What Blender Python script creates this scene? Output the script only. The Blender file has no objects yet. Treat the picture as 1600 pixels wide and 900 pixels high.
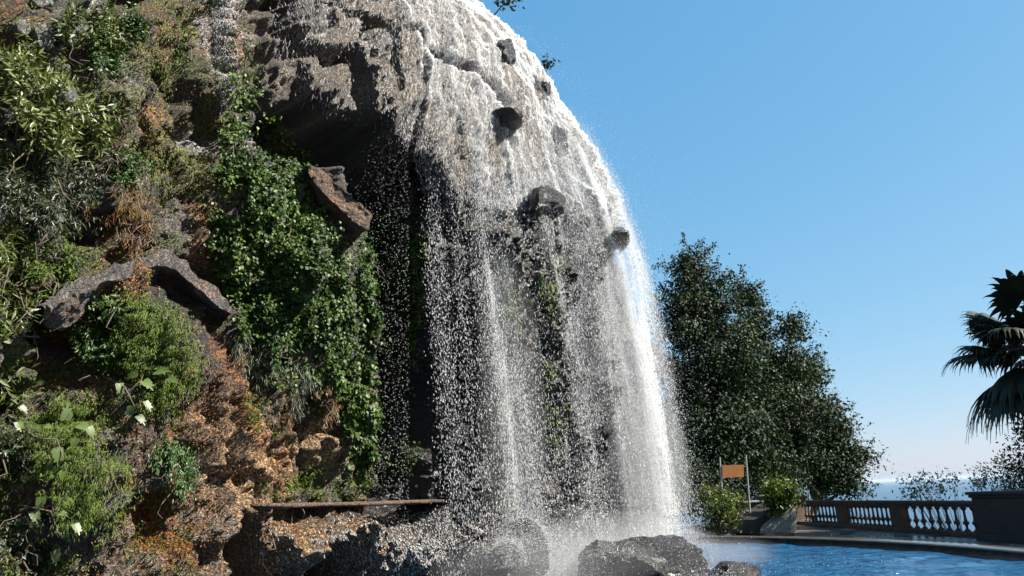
import bpy, bmesh, math, random
import numpy as np
from mathutils import Vector, Matrix
from mathutils.bvhtree import BVHTree

rng = np.random.default_rng(7)
random.seed(7)
SC = bpy.context.scene
COL = SC.collection

# ------------------------------------------------------------------ camera
FPX = 1150.0
ROLL = math.radians(2.5)
PITCH = math.atan(326 * math.cos(ROLL) / FPX)
_F = np.array([0, math.cos(PITCH), math.sin(PITCH)])
_u0 = np.array([0, -math.sin(PITCH), math.cos(PITCH)])
_X = np.array([1.0, 0, 0])
_U = math.cos(ROLL) * _u0 + math.sin(ROLL) * _X
_R = math.cos(ROLL) * _X - math.sin(ROLL) * _u0
CAM = np.array([0, 0, 1.67])
cd = bpy.data.cameras.new('camera')
cam = bpy.data.objects.new('camera', cd)
COL.objects.link(cam)
cd.sensor_width = 36
cd.lens = FPX / 1600 * 36
cd.clip_start = 0.05
cd.clip_end = 200000
cam.matrix_world = Matrix(((_R[0], _U[0], -_F[0], 0), (_R[1], _U[1], -_F[1], 0), (_R[2], _U[2], -_F[2], CAM[2]), (0, 0, 0, 1)))
SC.camera = cam

# ------------------------------------------------------------------ sky, sun, exposure
SUN_EL = math.radians(42)
SUN_AZ = math.radians(-15)          # measured from +X towards +Y
SUN_DIR = np.array([math.cos(SUN_EL) * math.cos(SUN_AZ), math.cos(SUN_EL) * math.sin(SUN_AZ), math.sin(SUN_EL)])
w = bpy.data.worlds.new('World')
SC.world = w
w.use_nodes = True
nt = w.node_tree
bg = nt.nodes['Background']
sky = nt.nodes.new('ShaderNodeTexSky')
sky.sky_type = 'NISHITA'
sky.sun_disc = False
sky.sun_elevation = SUN_EL
sky.sun_rotation = math.pi / 2 - SUN_AZ
sky.altitude = 90
sky.air_density = 1.0
sky.dust_density = 0.5
sky.ozone_density = 6.0
EXPO = 2.05
sepc = nt.nodes.new('ShaderNodeSeparateColor'); comb = nt.nodes.new('ShaderNodeCombineColor')
nt.links.new(sky.outputs[0], sepc.inputs[0])
for _k, (_g, _a) in enumerate(((.86, 1.42), (.48, 1.07), (.30, 1.08))):   # the camera's colour response to the whole sky
    _m = nt.nodes.new('ShaderNodeMath'); _m.operation = 'MULTIPLY'; _m.inputs[1].default_value = .1
    _p = nt.nodes.new('ShaderNodeMath'); _p.operation = 'POWER'; _p.inputs[1].default_value = _g
    _q = nt.nodes.new('ShaderNodeMath'); _q.operation = 'MULTIPLY'; _q.inputs[1].default_value = _a / .1 / 2 ** EXPO
    nt.links.new(sepc.outputs[_k], _m.inputs[0]); nt.links.new(_m.outputs[0], _p.inputs[0]); nt.links.new(_p.outputs[0], _q.inputs[0]); nt.links.new(_q.outputs[0], comb.inputs[_k])
nt.links.new(comb.outputs[0], bg.inputs[0])
bg.inputs[1].default_value = 0.10
sd = bpy.data.lights.new('sun', 'SUN')
sun = bpy.data.objects.new('sun', sd)
COL.objects.link(sun)
sd.energy = 5.0
sd.angle = math.radians(0.5)
sd.color = (1.0, 0.95, 0.86)
sun.rotation_euler = Vector(-SUN_DIR).to_track_quat('-Z', 'Y').to_euler()
SC.view_settings.view_transform = 'Standard'
SC.view_settings.look = 'None'
SC.view_settings.exposure = EXPO
SC.view_settings.gamma = 1.0

# ------------------------------------------------------------------ pixel helpers (1600x900 photograph)
def pdir(px, py):
    px = np.asarray(px, float)[..., None]; py = np.asarray(py, float)[..., None]
    return _F + (px - 800) / FPX * _R + (450 - py) / FPX * _U
def at_y(px, py, Y):
    d = pdir(px, py)
    return CAM + d * (np.asarray(Y, float) / d[..., 1])[..., None]
def at_z(px, py, z):
    d = pdir(px, py)
    return CAM + d * ((z - CAM[2]) / d[..., 2])[..., None]
def project(P):
    q = P - CAM
    zf = np.maximum(q @ _F, 0.05)
    return 800 + FPX * (q @ _R) / zf, 450 - FPX * (q @ _U) / zf

# ------------------------------------------------------------------ noise
def _hash(i, j, k, s):
    h = (i * 374761393 + j * 668265263 + k * 2147483647 + s * 974634777) & 0xFFFFFFFF
    h = ((h ^ (h >> 13)) * 1274126177) & 0xFFFFFFFF
    h = h ^ (h >> 16)
    return (h & 0xFFFF) / 32767.5 - 1.0
def vnoise(P, s=0):
    P = np.asarray(P, float)
    fl = np.floor(P).astype(np.int64)
    fr = P - fl
    fr = fr * fr * fr * (fr * (fr * 6 - 15) + 10)
    out = 0
    for a in (0, 1):
        wx = fr[:, 0] if a else 1 - fr[:, 0]
        for b in (0, 1):
            wy = fr[:, 1] if b else 1 - fr[:, 1]
            for c in (0, 1):
                wz = fr[:, 2] if c else 1 - fr[:, 2]
                out = out + wx * wy * wz * _hash(fl[:, 0] + a, fl[:, 1] + b, fl[:, 2] + c, s)
    return out
def fbm(P, octv=4, s=0, gain=0.5):
    t = 0; a = 1.0; n = 0
    for o in range(octv):
        t = t + a * vnoise(P * (2.03 ** o) + 17.3 * o, s + o)
        n += a; a *= gain
    return t / n
def sstep(a, b, x):
    t = np.clip((x - a) / (b - a), 0, 1)
    return t * t * (3 - 2 * t)

# ------------------------------------------------------------------ mesh helpers
def tag(o, label=None, cat=None, group=None, kind=None):
    if label: o['label'] = label
    if cat: o['category'] = cat
    if group: o['group'] = group
    if kind: o['kind'] = kind
    return o
def link(o, parent=None):
    COL.objects.link(o)
    if parent is not None: o.parent = parent
    return o
def empty(name, loc=(0, 0, 0), rz=0):
    o = bpy.data.objects.new(name, None)
    o.empty_display_size = 0.1
    COL.objects.link(o)
    o.location = [float(v) for v in loc]
    o.rotation_euler = (0, 0, rz)
    return o
def npmesh(name, V, Fc, mat=None, parent=None, smooth=False, attrs=None, origin=None):
    V = np.asarray(V, np.float32); Fc = np.asarray(Fc, np.int32)
    if origin is not None: V = V - np.asarray(origin, np.float32)
    me = bpy.data.meshes.new(name)
    n, k = Fc.shape
    me.vertices.add(len(V)); me.vertices.foreach_set('co', V.ravel())
    me.loops.add(n * k); me.loops.foreach_set('vertex_index', Fc.ravel())
    me.polygons.add(n); me.polygons.foreach_set('loop_start', np.arange(0, n * k, k, dtype=np.int32))
    if smooth: me.polygons.foreach_set('use_smooth', np.ones(n, bool))
    for an, av in (attrs or {}).items():
        av = np.asarray(av, np.float32)
        if av.ndim == 2:
            a = me.attributes.new(an, 'FLOAT_COLOR', 'POINT')
            a.data.foreach_set('color', np.c_[av, np.ones(len(av), np.float32)].astype(np.float32).ravel())
        else:
            a = me.attributes.new(an, 'FLOAT', 'POINT')
            a.data.foreach_set('value', av.ravel())
    me.update(calc_edges=True); me.validate()
    if mat: me.materials.append(mat)
    o = bpy.data.objects.new(name, me)
    if origin is not None: o.location = [float(v) for v in origin]
    return link(o, parent)
def bmobj(name, bm, mat=None, parent=None, smooth=False, loc=None):
    me = bpy.data.meshes.new(name)
    bmesh.ops.recalc_face_normals(bm, faces=bm.faces)
    bm.to_mesh(me); bm.free()
    if smooth:
        for p in me.polygons: p.use_smooth = True
    if mat: me.materials.append(mat)
    o = bpy.data.objects.new(name, me)
    if loc is not None: o.location = [float(v) for v in loc]
    return link(o, parent)
def bm_box(bm, lo, hi, bev=0.0):
    r = bmesh.ops.create_cube(bm, size=1)
    for v in r['verts']:
        v.co = Vector([lo[i] + (v.co[i] + .5) * (hi[i] - lo[i]) for i in range(3)])
    if bev:
        es = {e for v in r['verts'] for e in v.link_edges}
        bmesh.ops.bevel(bm, geom=list(es), offset=bev, segments=2, affect='EDGES', profile=.5)
def tube(pts, rads, n=8):
    pts = np.asarray(pts, float); rads = np.broadcast_to(np.asarray(rads, float), (len(pts),))
    T = np.gradient(pts, axis=0); T /= np.linalg.norm(T, axis=1)[:, None] + 1e-9
    ref = np.array([0.31, 0.2, 0.93]); 
    A = np.cross(T, ref); A /= np.linalg.norm(A, axis=1)[:, None] + 1e-9
    B = np.cross(T, A)
    th = np.linspace(0, 2 * np.pi, n, endpoint=False)
    V = pts[:, None] + rads[:, None, None] * (A[:, None] * np.cos(th)[None, :, None] + B[:, None] * np.sin(th)[None, :, None])
    m = len(pts)
    i = np.arange(m - 1)[:, None]; j = np.arange(n)[None]
    a = i * n + j; b = i * n + (j + 1) % n
    Fq = np.stack([a, b, b + n, a + n], -1).reshape(-1, 4)
    return V.reshape(-1, 3), Fq
def join(parts):
    Vs, Fs, o = [], [], 0
    for V, Fq in parts:
        Vs.append(V); Fs.append(Fq + o); o += len(V)
    return np.concatenate(Vs), np.concatenate(Fs)
def unit(v):
    return v / (np.linalg.norm(v, axis=-1, keepdims=True) + 1e-9)

# ------------------------------------------------------------------ materials
ALB = .75         # all base colours are scaled to the exposure together
class NB:
    def __init__(s, name):
        s.m = bpy.data.materials.new(name); s.m.use_nodes = True
        s.t = s.m.node_tree; s.t.nodes.clear()
        s.out = s.t.nodes.new('ShaderNodeOutputMaterial')
    def n(s, typ, **kw):
        nd = s.t.nodes.new(typ)
        for k, v in kw.items():
            if k.startswith('_'): setattr(nd, k[1:], v)
            else: s.set(nd.inputs[k.replace('__', ' ')], v)
        return nd
    def set(s, sock, v):
        if hasattr(v, 'is_linked') or hasattr(v, 'links'): s.t.links.new(v, sock)
        elif isinstance(v, bpy.types.Node): s.t.links.new(v.outputs[0], sock)
        else:
            if isinstance(v, (tuple, list)) and len(v) == 3 and sock.type == 'RGBA': v = (*v, 1)
            sock.default_value = v
    def noise(s, scale, detail=4, rough=.55, vec=None, dist=0):
        nd = s.n('ShaderNodeTexNoise', Scale=scale, Detail=detail, Roughness=rough, Distortion=dist)
        s.set(nd.inputs['Vector'], vec if vec is not None else s.coord())
        return nd.outputs[0]
    def coord(s):
        if not hasattr(s, '_c'): s._c = s.n('ShaderNodeTexCoord').outputs['Object']
        return s._c
    def mapv(s, scale):
        return s.n('ShaderNodeMapping', Vector=s.coord(), Scale=scale).outputs[0]
    def ramp(s, fac, stops):
        nd = s.n('ShaderNodeValToRGB'); s.set(nd.inputs[0], fac)
        e = nd.color_ramp.elements
        while len(e) < len(stops): e.new(.5)
        for q, (p, c) in zip(e, stops):
            q.position = p; q.color = (*c, 1) if len(c) == 3 else c
        return nd.outputs[0]
    def mix(s, fac, a, b, mode='MIX'):
        nd = s.n('ShaderNodeMix', _data_type='RGBA', _blend_type=mode)
        s.set(nd.inputs[0], fac); s.set(nd.inputs[6], a); s.set(nd.inputs[7], b)
        return nd.outputs[2]
    def attr(s, name):
        return s.n('ShaderNodeAttribute', _attribute_name=name)
    def math(s, op, a, b=0.0):
        nd = s.n('ShaderNodeMath', _operation=op); s.set(nd.inputs[0], a); s.set(nd.inputs[1], b)
        return nd.outputs[0]
    def bump(s, h, strength, dist):
        return s.n('ShaderNodeBump', Height=h, Strength=strength, Distance=dist).outputs[0]
    def pbr(s, color, rough=.8, normal=None, spec=.5, **kw):
        nd = s.n('ShaderNodeBsdfPrincipled')
        s.set(nd.inputs['Base Color'], s.mix(1.0, color, (ALB, ALB, ALB), 'MULTIPLY')); s.set(nd.inputs['Roughness'], rough)
        s.set(nd.inputs['Specular IOR Level'], spec)
        if normal is not None: s.set(nd.inputs['Normal'], normal)
        for k, v in kw.items(): s.set(nd.inputs[k.replace('__', ' ')], v)
        return nd
    def done(s, sh):
        s.t.links.new(sh.outputs[0] if isinstance(sh, bpy.types.Node) else sh, s.out.inputs[0])
        return s.m

def leaf_mat(name, c1, c2, c3, rough=.42, trans=.3, spec=.5):
    b = NB(name)
    r = b.attr('rnd').outputs['Fac']
    col = b.ramp(r, [(0, c1), (.5, c2), (1, c3)])
    p = b.pbr(col, rough, spec=spec)
    tr = b.n('ShaderNodeBsdfTranslucent', Color=b.mix(1.0, col, (.75, .75, .34), 'MULTIPLY'))
    return b.done(b.n('ShaderNodeMixShader', Fac=trans) if False else _mixsh(b, trans, p, tr))
def _mixsh(b, fac, a, c):
    nd = b.n('ShaderNodeMixShader')
    b.set(nd.inputs[0], fac); b.t.links.new(a.outputs[0], nd.inputs[1]); b.t.links.new(c.outputs[0], nd.inputs[2])
    return nd

def m_cliff():
    b = NB('cliff_rock')
    c = b.attr('col').outputs['Color']
    wet = b.attr('wet').outputs['Fac']
    n1 = b.noise(34, 6, .72)
    n2 = b.noise(110, 3, .6)
    n3 = b.noise(1, 5, .65, vec=b.mapv((9, 9, 2.2)))
    v = b.math('MULTIPLY', b.ramp(n1, [(.41, (.04,) * 3), (.52, (.7,) * 3), (.64, (2.9,) * 3)]), b.ramp(n3, [(.3, (.5,) * 3), (.65, (1.25,) * 3)]))
    col = b.mix(1.0, c, v, 'MULTIPLY')
    h = b.math('ADD', b.math('MULTIPLY', n1, 1.0), b.math('MULTIPLY', n2, .5))
    rough = b.math('SUBTRACT', .85, b.math('MULTIPLY', wet, .6))
    return b.done(b.pbr(col, rough, b.bump(h, 1.0, .10), spec=.5))
def m_rock(name, dark, light, rough=.5, scale=6, bump=.05):
    b = NB(name)
    n1 = b.noise(scale, 6, .68); n2 = b.noise(scale * 7, 4, .6)
    col = b.ramp(n1, [(.32, dark), (.68, light)])
    h = b.math('ADD', n1, b.math('MULTIPLY', n2, .45))
    return b.done(b.pbr(col, b.ramp(n2, [(.35, (rough * .6,) * 3), (.65, (min(1, rough * 1.3),) * 3)]), b.bump(h, .9, bump), spec=.5))
def m_speck(name, dark, light, rough=.7, tint=(.2, .07, .02)):
    b = NB(name)
    n0 = b.noise(5, 4, .6); n1 = b.noise(38, 6, .72); n2 = b.noise(110, 3, .6)
    col = b.mix(b.ramp(n0, [(.5, (0,) * 3), (.66, (.8,) * 3)]), b.ramp(n0, [(.3, dark), (.6, light)]), tint)
    col = b.mix(1.0, col, b.ramp(n1, [(.38, (.05,) * 3), (.52, (.8,) * 3), (.68, (2.6,) * 3)]), 'MULTIPLY')
    return b.done(b.pbr(col, rough, b.bump(b.math('ADD', n1, b.math('MULTIPLY', n2, .5)), 1.0, .09)))
def m_stone(name, dark, light, rough=.75):
    b = NB(name)
    n1 = b.noise(3.0, 6, .65); n2 = b.noise(40, 4, .6)
    n3 = b.noise(1, 4, .6, vec=b.mapv((6, 6, 1.0)))
    col = b.mix(b.math('MULTIPLY', n3, .8), b.ramp(n1, [(.3, dark), (.7, light)]), tuple(x * .45 for x in dark))
    return b.done(b.pbr(col, rough, b.bump(b.math('ADD', n1, b.math('MULTIPLY', n2, .3)), .5, .02)))
def m_water_drop():
    b = NB('falling_water')
    d = b.n('ShaderNodeBsdfDiffuse', Color=(.62, .63, .64))
    t = b.n('ShaderNodeBsdfTranslucent', Color=(.62, .63, .64))
    return b.done(_mixsh(b, .5, d, t))
def m_sheet(name, sx, sd, seed, gain=3.2):
    b = NB(name)
    fl = b.attr('flow').outputs['Vector']; de = b.attr('dens').outputs['Fac']
    def nz(ax, ad, det):
        mp = b.n('ShaderNodeMapping', Vector=fl, Scale=(ax, ad, 1), Location=(seed * 7.3, seed * 3.1, seed)).outputs[0]
        return b.noise(1.0, det, .6, vec=mp)
    fine = nz(sx, sd, 2); mid = nz(sx * .22, sd * .12, 3)
    thr = b.math('SUBTRACT', .80, b.math('MULTIPLY', de, .42))
    v = b.math('ADD', fine, b.math('MULTIPLY', b.math('SUBTRACT', mid, .5), .55))
    al = b.n('ShaderNodeClamp', Value=b.math('MULTIPLY', b.math('SUBTRACT', v, thr), gain)).outputs[0]
    al = b.math('MULTIPLY', al, .92)
    d = b.n('ShaderNodeBsdfDiffuse', Color=(.64, .65, .66)); t = b.n('ShaderNodeBsdfTranslucent', Color=(.64, .65, .66))
    wht = _mixsh(b, .5, d, t); tr = b.n('ShaderNodeBsdfTransparent')
    return b.done(_mixsh(b, al, tr, wht))
def m_pool():
    b = NB('pool_water_surface')
    n1 = b.noise(1, 4, .6, vec=b.mapv((2.2, 3.4, 1)), dist=.6)
    n2 = b.noise(1, 4, .6, vec=b.mapv((9, 13, 1)), dist=.4)
    h = b.math('ADD', n1, b.math('MULTIPLY', n2, .35))
    col = b.ramp(n1, [(.35, (.005, .03, .09)), (.65, (.02, .10, .20))])
    return b.done(b.pbr(col, .08, b.bump(h, 1.0, .14), spec=.5, IOR=1.33))
def m_sea():
    b = NB('sea_water')
    n = b.noise(1, 4, .6, vec=b.mapv((.02, .004, 1)))
    return b.done(b.pbr(b.ramp(n, [(.3, (.03, .07, .12)), (.7, (.04, .085, .14))]), .5, spec=.35, IOR=1.33))
def m_paving():
    b = NB('wet_paving')
    n1 = b.noise(.8, 5, .6); n2 = b.noise(30, 4, .6)
    br = b.n('ShaderNodeTexBrick', Scale=1.0, Mortar__Size=.012, Color1=(.12, .11, .10), Color2=(.09, .08, .078), Mortar=(.06, .055, .05))
    b.set(br.inputs['Vector'], b.mapv((1.3, 1.3, 1)))
    col = b.mix(.5, br.outputs[0], b.ramp(n1, [(.3, (.05, .047, .047)), (.7, (.16, .15, .14))]))
    return b.done(b.pbr(col, b.ramp(n1, [(.4, (.12,) * 3), (.62, (.6,) * 3)]), b.bump(n2, .3, .01)))
def m_plain(name, col, rough=.5, metal=0.0, var=.3, scale=12):
    b = NB(name)
    n = b.noise(scale, 5, .6)
    c = b.ramp(n, [(.3, tuple(x * (1 - var) for x in col)), (.7, tuple(min(1, x * (1 + var)) for x in col))])
    return b.done(b.pbr(c, rough, b.bump(n, .3, .01), Metallic=metal))
def m_mist(name, dens, col=(.95, .96, .97)):
    b = NB(name)
    v = b.n('ShaderNodeVolumePrincipled', Density=dens, Anisotropy=.25, Color=col)
    b.t.links.new(v.outputs[0], b.out.inputs['Volume'])
    return b.m

M = dict(
    cliff=m_cliff(), wetrock=m_rock('wet_black_rock', (.002, .002, .002), (.014, .013, .012), .3, 11, .08),
    boulder=m_rock('wet_boulder_rock', (.0015, .0015, .0015), (.012, .010, .009), .25, 9, .07),
    slab=m_speck('tan_slab_rock', (.08, .05, .03), (.24, .15, .09), .8),
    canopy=m_speck('ledge_rock', (.085, .07, .06), (.22, .19, .17), .5),
    greystone=m_speck('grey_stone', (.14, .14, .12), (.26, .26, .23), .9, (.10, .11, .06)),
    ledge=m_speck('ledge_concrete', (.10, .065, .04), (.22, .15, .095), .8),
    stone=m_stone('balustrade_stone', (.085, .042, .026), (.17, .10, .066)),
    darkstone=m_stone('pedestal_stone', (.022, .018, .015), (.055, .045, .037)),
    pale=m_rock('pale_render', (.12, .10, .08), (.36, .32, .27), .9, 14, .03),
    rim=m_stone('pool_rim_concrete', (.07, .06, .045), (.15, .125, .10), .09),
    drop=m_water_drop(), pool=m_pool(), sea=m_sea(), paving=m_paving(),
    hill=m_plain('hill_scrub', (.03, .045, .018), .95, scale=.8),
    bark=m_plain('bark', (.07, .05, .035), .95, scale=9),
    metal=m_plain('galvanised_pole', (.35, .35, .35), .4, .5, .1),
    orange=m_plain('orange_board', (.27, .09, .006), .6, 0, .22, 5),
    ivy=leaf_mat('ivy_leaf', (0.0155, 0.0374, 0.0044), (0.0354, 0.0707, 0.0090), (0.0778, 0.1247, 0.0179), .5, .2, .25),
    tree=leaf_mat('tree_leaf', (0.0040, 0.0114, 0.0024), (0.0104, 0.0256, 0.0048), (0.0304, 0.0522, 0.0080), .6, .2, .22),
    olive=leaf_mat('olive_leaf', (0.0390, 0.0585, 0.0097), (0.0780, 0.1024, 0.0215), (0.1463, 0.1706, 0.0488), .45, .25, .4),
    feather=leaf_mat('feather_leaf', (0.0129, 0.0223, 0.0057), (0.0244, 0.0373, 0.0114), (0.0410, 0.0559, 0.0186), .5, .25),
    moss=leaf_mat('moss_blade', (0.0266, 0.0586, 0.0031), (0.0643, 0.1046, 0.0051), (0.1287, 0.1590, 0.0115), .6, .3, .3),
    brightmoss=leaf_mat('bright_moss_blade', (0.0155, 0.0502, 0.0048), (0.0347, 0.0841, 0.0074), (0.0575, 0.1076, 0.0118), .5, .3),
    rustgrass=leaf_mat('rust_grass_blade', (0.0829, 0.0259, 0.0043), (0.1557, 0.0620, 0.0079), (0.1557, 0.1140, 0.0159), .6, .3),
    fig=leaf_mat('fig_leaf', (0.0480, 0.0799, 0.0161), (0.0799, 0.1199, 0.0280), (0.1118, 0.1518, 0.0439), .45, .35),
    bush=leaf_mat('bush_leaf', (0.0210, 0.0420, 0.0056), (0.0560, 0.0910, 0.0098), (0.1260, 0.1540, 0.0210), .5, .3, .3),
    palm=leaf_mat('palm_leaf', (0.0060, 0.0090, 0.0040), (0.0120, 0.0170, 0.0070), (0.0200, 0.0240, 0.0100), .55, .05, .25),
    mist=m_mist('mist_air', .30), mistcol=m_mist('mist_column_air', .22), mistlow=m_mist('low_mist_air', .11), mistthin=m_mist('thin_mist_air', .022),
)

# ------------------------------------------------------------------ water, ground, sea
POOL_C = np.array([0, 13.0]); POOL_R = np.array([8.9, 11.0]); WZ = 0.20
def ell(k, n=160):
    t = np.linspace(0, 2 * np.pi, n, endpoint=False)
    return np.c_[POOL_C[0] + (POOL_R[0] + k) * np.cos(t), POOL_C[1] + (POOL_R[1] + k) * np.sin(t)]
nr, na = 150, 260
rr = np.linspace(0.0, 1, nr) ** .8
tt = np.linspace(0, 2 * np.pi, na, endpoint=False)
PX = POOL_C[0] + (POOL_R[0] + .03) * rr[:, None] * np.cos(tt); PY = POOL_C[1] + (POOL_R[1] + .03) * rr[:, None] * np.sin(tt)
P = np.stack([PX, PY, np.full_like(PX, WZ)], -1).reshape(-1, 3)
q = P.copy(); q[:, 2] = 0
P[:, 2] += .034 * fbm(q * np.array([1.6, 2.2, 1]), 3, 50) + .012 * vnoise(q * np.array([5, 6, 1]), 60)
i = np.arange(nr - 1)[:, None]; j = np.arange(na)[None]
Fq = np.stack([i * na + j, (i + 1) * na + j, (i + 1) * na + (j + 1) % na, i * na + (j + 1) % na], -1).reshape(-1, 4)
tag(npmesh('pool_water', P, Fq, M['pool'], smooth=True), kind='structure')

def ring_profile(prof, n=160):
    """prof: list of (offset outward, z)"""
    V = np.stack([np.c_[ell(o, n), np.full(n, z)] for o, z in prof])
    k = len(prof)
    i = np.arange(k - 1)[:, None]; j = np.arange(n)[None]
    Fq = np.stack([i * n + j, (i + 1) * n + j, (i + 1) * n + (j + 1) % n, i * n + (j + 1) % n], -1).reshape(-1, 4)
    return V.reshape(-1, 3), Fq
V, Fq = ring_profile([(0, -.3), (0, .20), (.0, .31), (-.05, .32), (-.05, .345), (-.03, .36), (.30, .365), (.55, .355), (.57, .34), (.57, .31), (.53, .30), (.53, -.1)])
tag(npmesh('pool_rim', V, Fq, M['rim'], smooth=False), 'low curved wet concrete rim around the blue pool', 'pool rim')

BL0 = np.array([12.0, 33.4]); BL1 = np.array([13.05, 21.2])     # line of the balustrade on the ground
bdir = (BL1 - BL0) / np.linalg.norm(BL1 - BL0)
bnor = np.array([-bdir[1], bdir[0]]) * 1.0                      # away from the pool
if bnor[0] < 0: bnor = -bnor
# terrace: annulus outside the pool up to the balustrade line
outer = []
A = BL0 - bdir * 6 + bnor * .35; B = BL1 + bdir * 40 + bnor * .35
poly = [A, B, np.array([-30., -20.]), np.array([-30., 40.])]
n = 160
inner = ell(.3, n)
t = np.linspace(0, 2 * np.pi, n, endpoint=False)
outerp = []
for a in t:                     # ray from pool centre to the polygon
    d = np.array([math.cos(a), math.sin(a)]); best = 1e9
    for k in range(4):
        p0, p1 = poly[k], poly[(k + 1) % 4]; e = p1 - p0
        den = d[0] * e[1] - d[1] * e[0]
        if abs(den) < 1e-9: continue
        w0 = p0 - POOL_C
        s = (w0[0] * e[1] - w0[1] * e[0]) / den; u = (w0[0] * d[1] - w0[1] * d[0]) / den
        if s > 0 and -1e-6 <= u <= 1 + 1e-6: best = min(best, s)
    outerp.append(POOL_C + d * best)
outerp = np.array(outerp)
V = np.concatenate([np.c_[inner, np.zeros(n)], np.c_[outerp, np.zeros(n)]])
j = np.arange(n)
tag(npmesh('terrace', V, np.stack([j, n + j, n + (j + 1) % n, (j + 1) % n], -1), M['paving']), kind='structure')
V = np.array([[A[0], A[1], 0], [B[0], B[1], 0]]); 
pts = []
for s in np.linspace(0, 1, 30):
    base = A + (B - A) * s
    for k, (dd, z) in enumerate([(0, -.02), (.1, -.6), (3, -2.4), (12, -9), (60, -45), (140, -92)]):
        p = base + bnor * dd; pts.append([p[0], p[1], z + (0.4 * math.sin(s * 37 + k) if k > 2 else 0)])
pts = np.array(pts); i = np.arange(29)[:, None]; j = np.arange(5)[None]
hs = npmesh('hillside', pts, np.stack([i * 6 + j, i * 6 + j + 1, (i + 1) * 6 + j + 1, (i + 1) * 6 + j], -1).reshape(-1, 4), M['hill'])
tag(hs, kind='structure')
A2 = A; far = np.array([-30., 40.])
pts = []
for s in np.linspace(0, 1, 20):
    base = A2 + (far - A2) * s
    for k, (dd, z) in enumerate([(0, -.02), (.3, -.5), (4, -2.0), (14, -9), (60, -45), (140, -92)]):
        pts.append([base[0] + dd * .25 * (1 - s), base[1] + dd, z])
i = np.arange(19)[:, None]
tag(npmesh('back_slope', pts, np.stack([i * 6 + j, (i + 1) * 6 + j, (i + 1) * 6 + j + 1, i * 6 + j + 1], -1).reshape(-1, 4), M['hill']), kind='structure')
S = 44000
tag(npmesh('sea', [[-S, -S, -90], [S, -S, -90], [S, S, -90], [-S, S, -90]], [[0, 1, 2, 3]], M['sea']), kind='structure')

# ------------------------------------------------------------------ cliff
NU, NZ = 720, 530
ZT = 16.0
zz = np.interp(np.linspace(0, 1, NZ), [0, .62, .92, 1], [-.5, 7.6, 13.6, ZT])
Xe = np.interp(zz, [-.5, 2, 4, 6, 7.0, 8.2, 9.5, 11.55, 13.4, 14.6, 16], [3.05, 3.0, 3.0, 2.95, 2.72, 2.45, 2.12, 1.22, -.25, -1.6, -4])
ctrl_u = np.array([0, .10, .22, .38, .54, .70, .84, .92, .97, 1.0])
def path(z, xe):
    fx = min(-.2, xe - 2.1)
    ex = min(-2.4, fx - 1.3)
    back = max(0, z - 8) * .10
    return np.array([[-8.2, .0], [-5.2, 3.6], [-4.45, 6.2], [-3.7, 9.0], [ex, 11.2 + back * .5], [fx, 13.2 + back * .7],
                     [xe - 1.0, 14.7 + back], [xe, 15.7 + back], [xe - .2, 17.4 + back], [xe - 3, 20 + back]])
uu = np.interp(np.linspace(0, 1, NU), [0, .05, .60, .93, 1], [0, .13, .56, .945, 1])
ctl = np.array([path(z, x) for z, x in zip(zz, Xe)])            # NZ,10,2
XY = np.zeros((NZ, NU, 2))
for r_ in range(NZ):
    for c_ in (0, 1):
        XY[r_, :, c_] = np.interp(uu, ctrl_u, ctl[r_, :, c_])
ker = np.hanning(95); ker /= ker.sum()                          # round the corners
pad = 47
XYp = np.concatenate([2 * XY[:, :1] - XY[:, pad:0:-1], XY, 2 * XY[:, -1:] - XY[:, -2:-pad - 2:-1]], 1)
for c_ in (0, 1):
    XY[:, :, c_] = np.apply_along_axis(lambda a: np.convolve(a, ker, 'valid'), 1, XYp[:, :, c_])
G = np.concatenate([XY, np.broadcast_to(zz[:, None, None], (NZ, NU, 1))], -1)
# base normals (outwards: towards the camera / right)
dU = np.gradient(G, axis=1); dZ = np.gradient(G, axis=0)
Nn = unit(np.cross(dU, dZ)).reshape(-1, 3)
if Nn[NU * 200 + 250, 0] < 0: Nn = -Nn
P0 = G.reshape(-1, 3)
qx, qy = project(P0)
wob = fbm(P0 * .9, 3, 5) * 26
wob2 = fbm(P0 * .9 + 40, 3, 9) * 26
qxw, qyw = qx + wob, qy + wob2
def blob(cx, cy, rx, ry, ang=0, hard=.6, jig=True):
    X_, Y_ = (qxw, qyw) if jig else (qx, qy)
    a = math.radians(ang)
    x = (X_ - cx) * math.cos(a) + (Y_ - cy) * math.sin(a); y = -(X_ - cx) * math.sin(a) + (Y_ - cy) * math.cos(a)
    r = np.sqrt((x / rx) ** 2 + (y / ry) ** 2)
    return 1 - sstep(hard, 2 - hard, r)
def seg(pts, wdt, hard=.4):
    best = np.full(len(qx), 1e9)
    X_, Y_ = qx + wob * .35, qy + wob2 * .35
    for (x0, y0), (x1, y1) in zip(pts[:-1], pts[1:]):
        L2 = (x1 - x0) ** 2 + (y1 - y0) ** 2
        t_ = np.clip(((X_ - x0) * (x1 - x0) + (Y_ - y0) * (y1 - y0)) / L2, 0, 1)
        best = np.minimum(best, np.hypot(X_ - x0 - t_ * (x1 - x0), Y_ - y0 - t_ * (y1 - y0)))
    return 1 - sstep(hard, 2 - hard, best / wdt)
D = np.zeros(len(P0))
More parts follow.
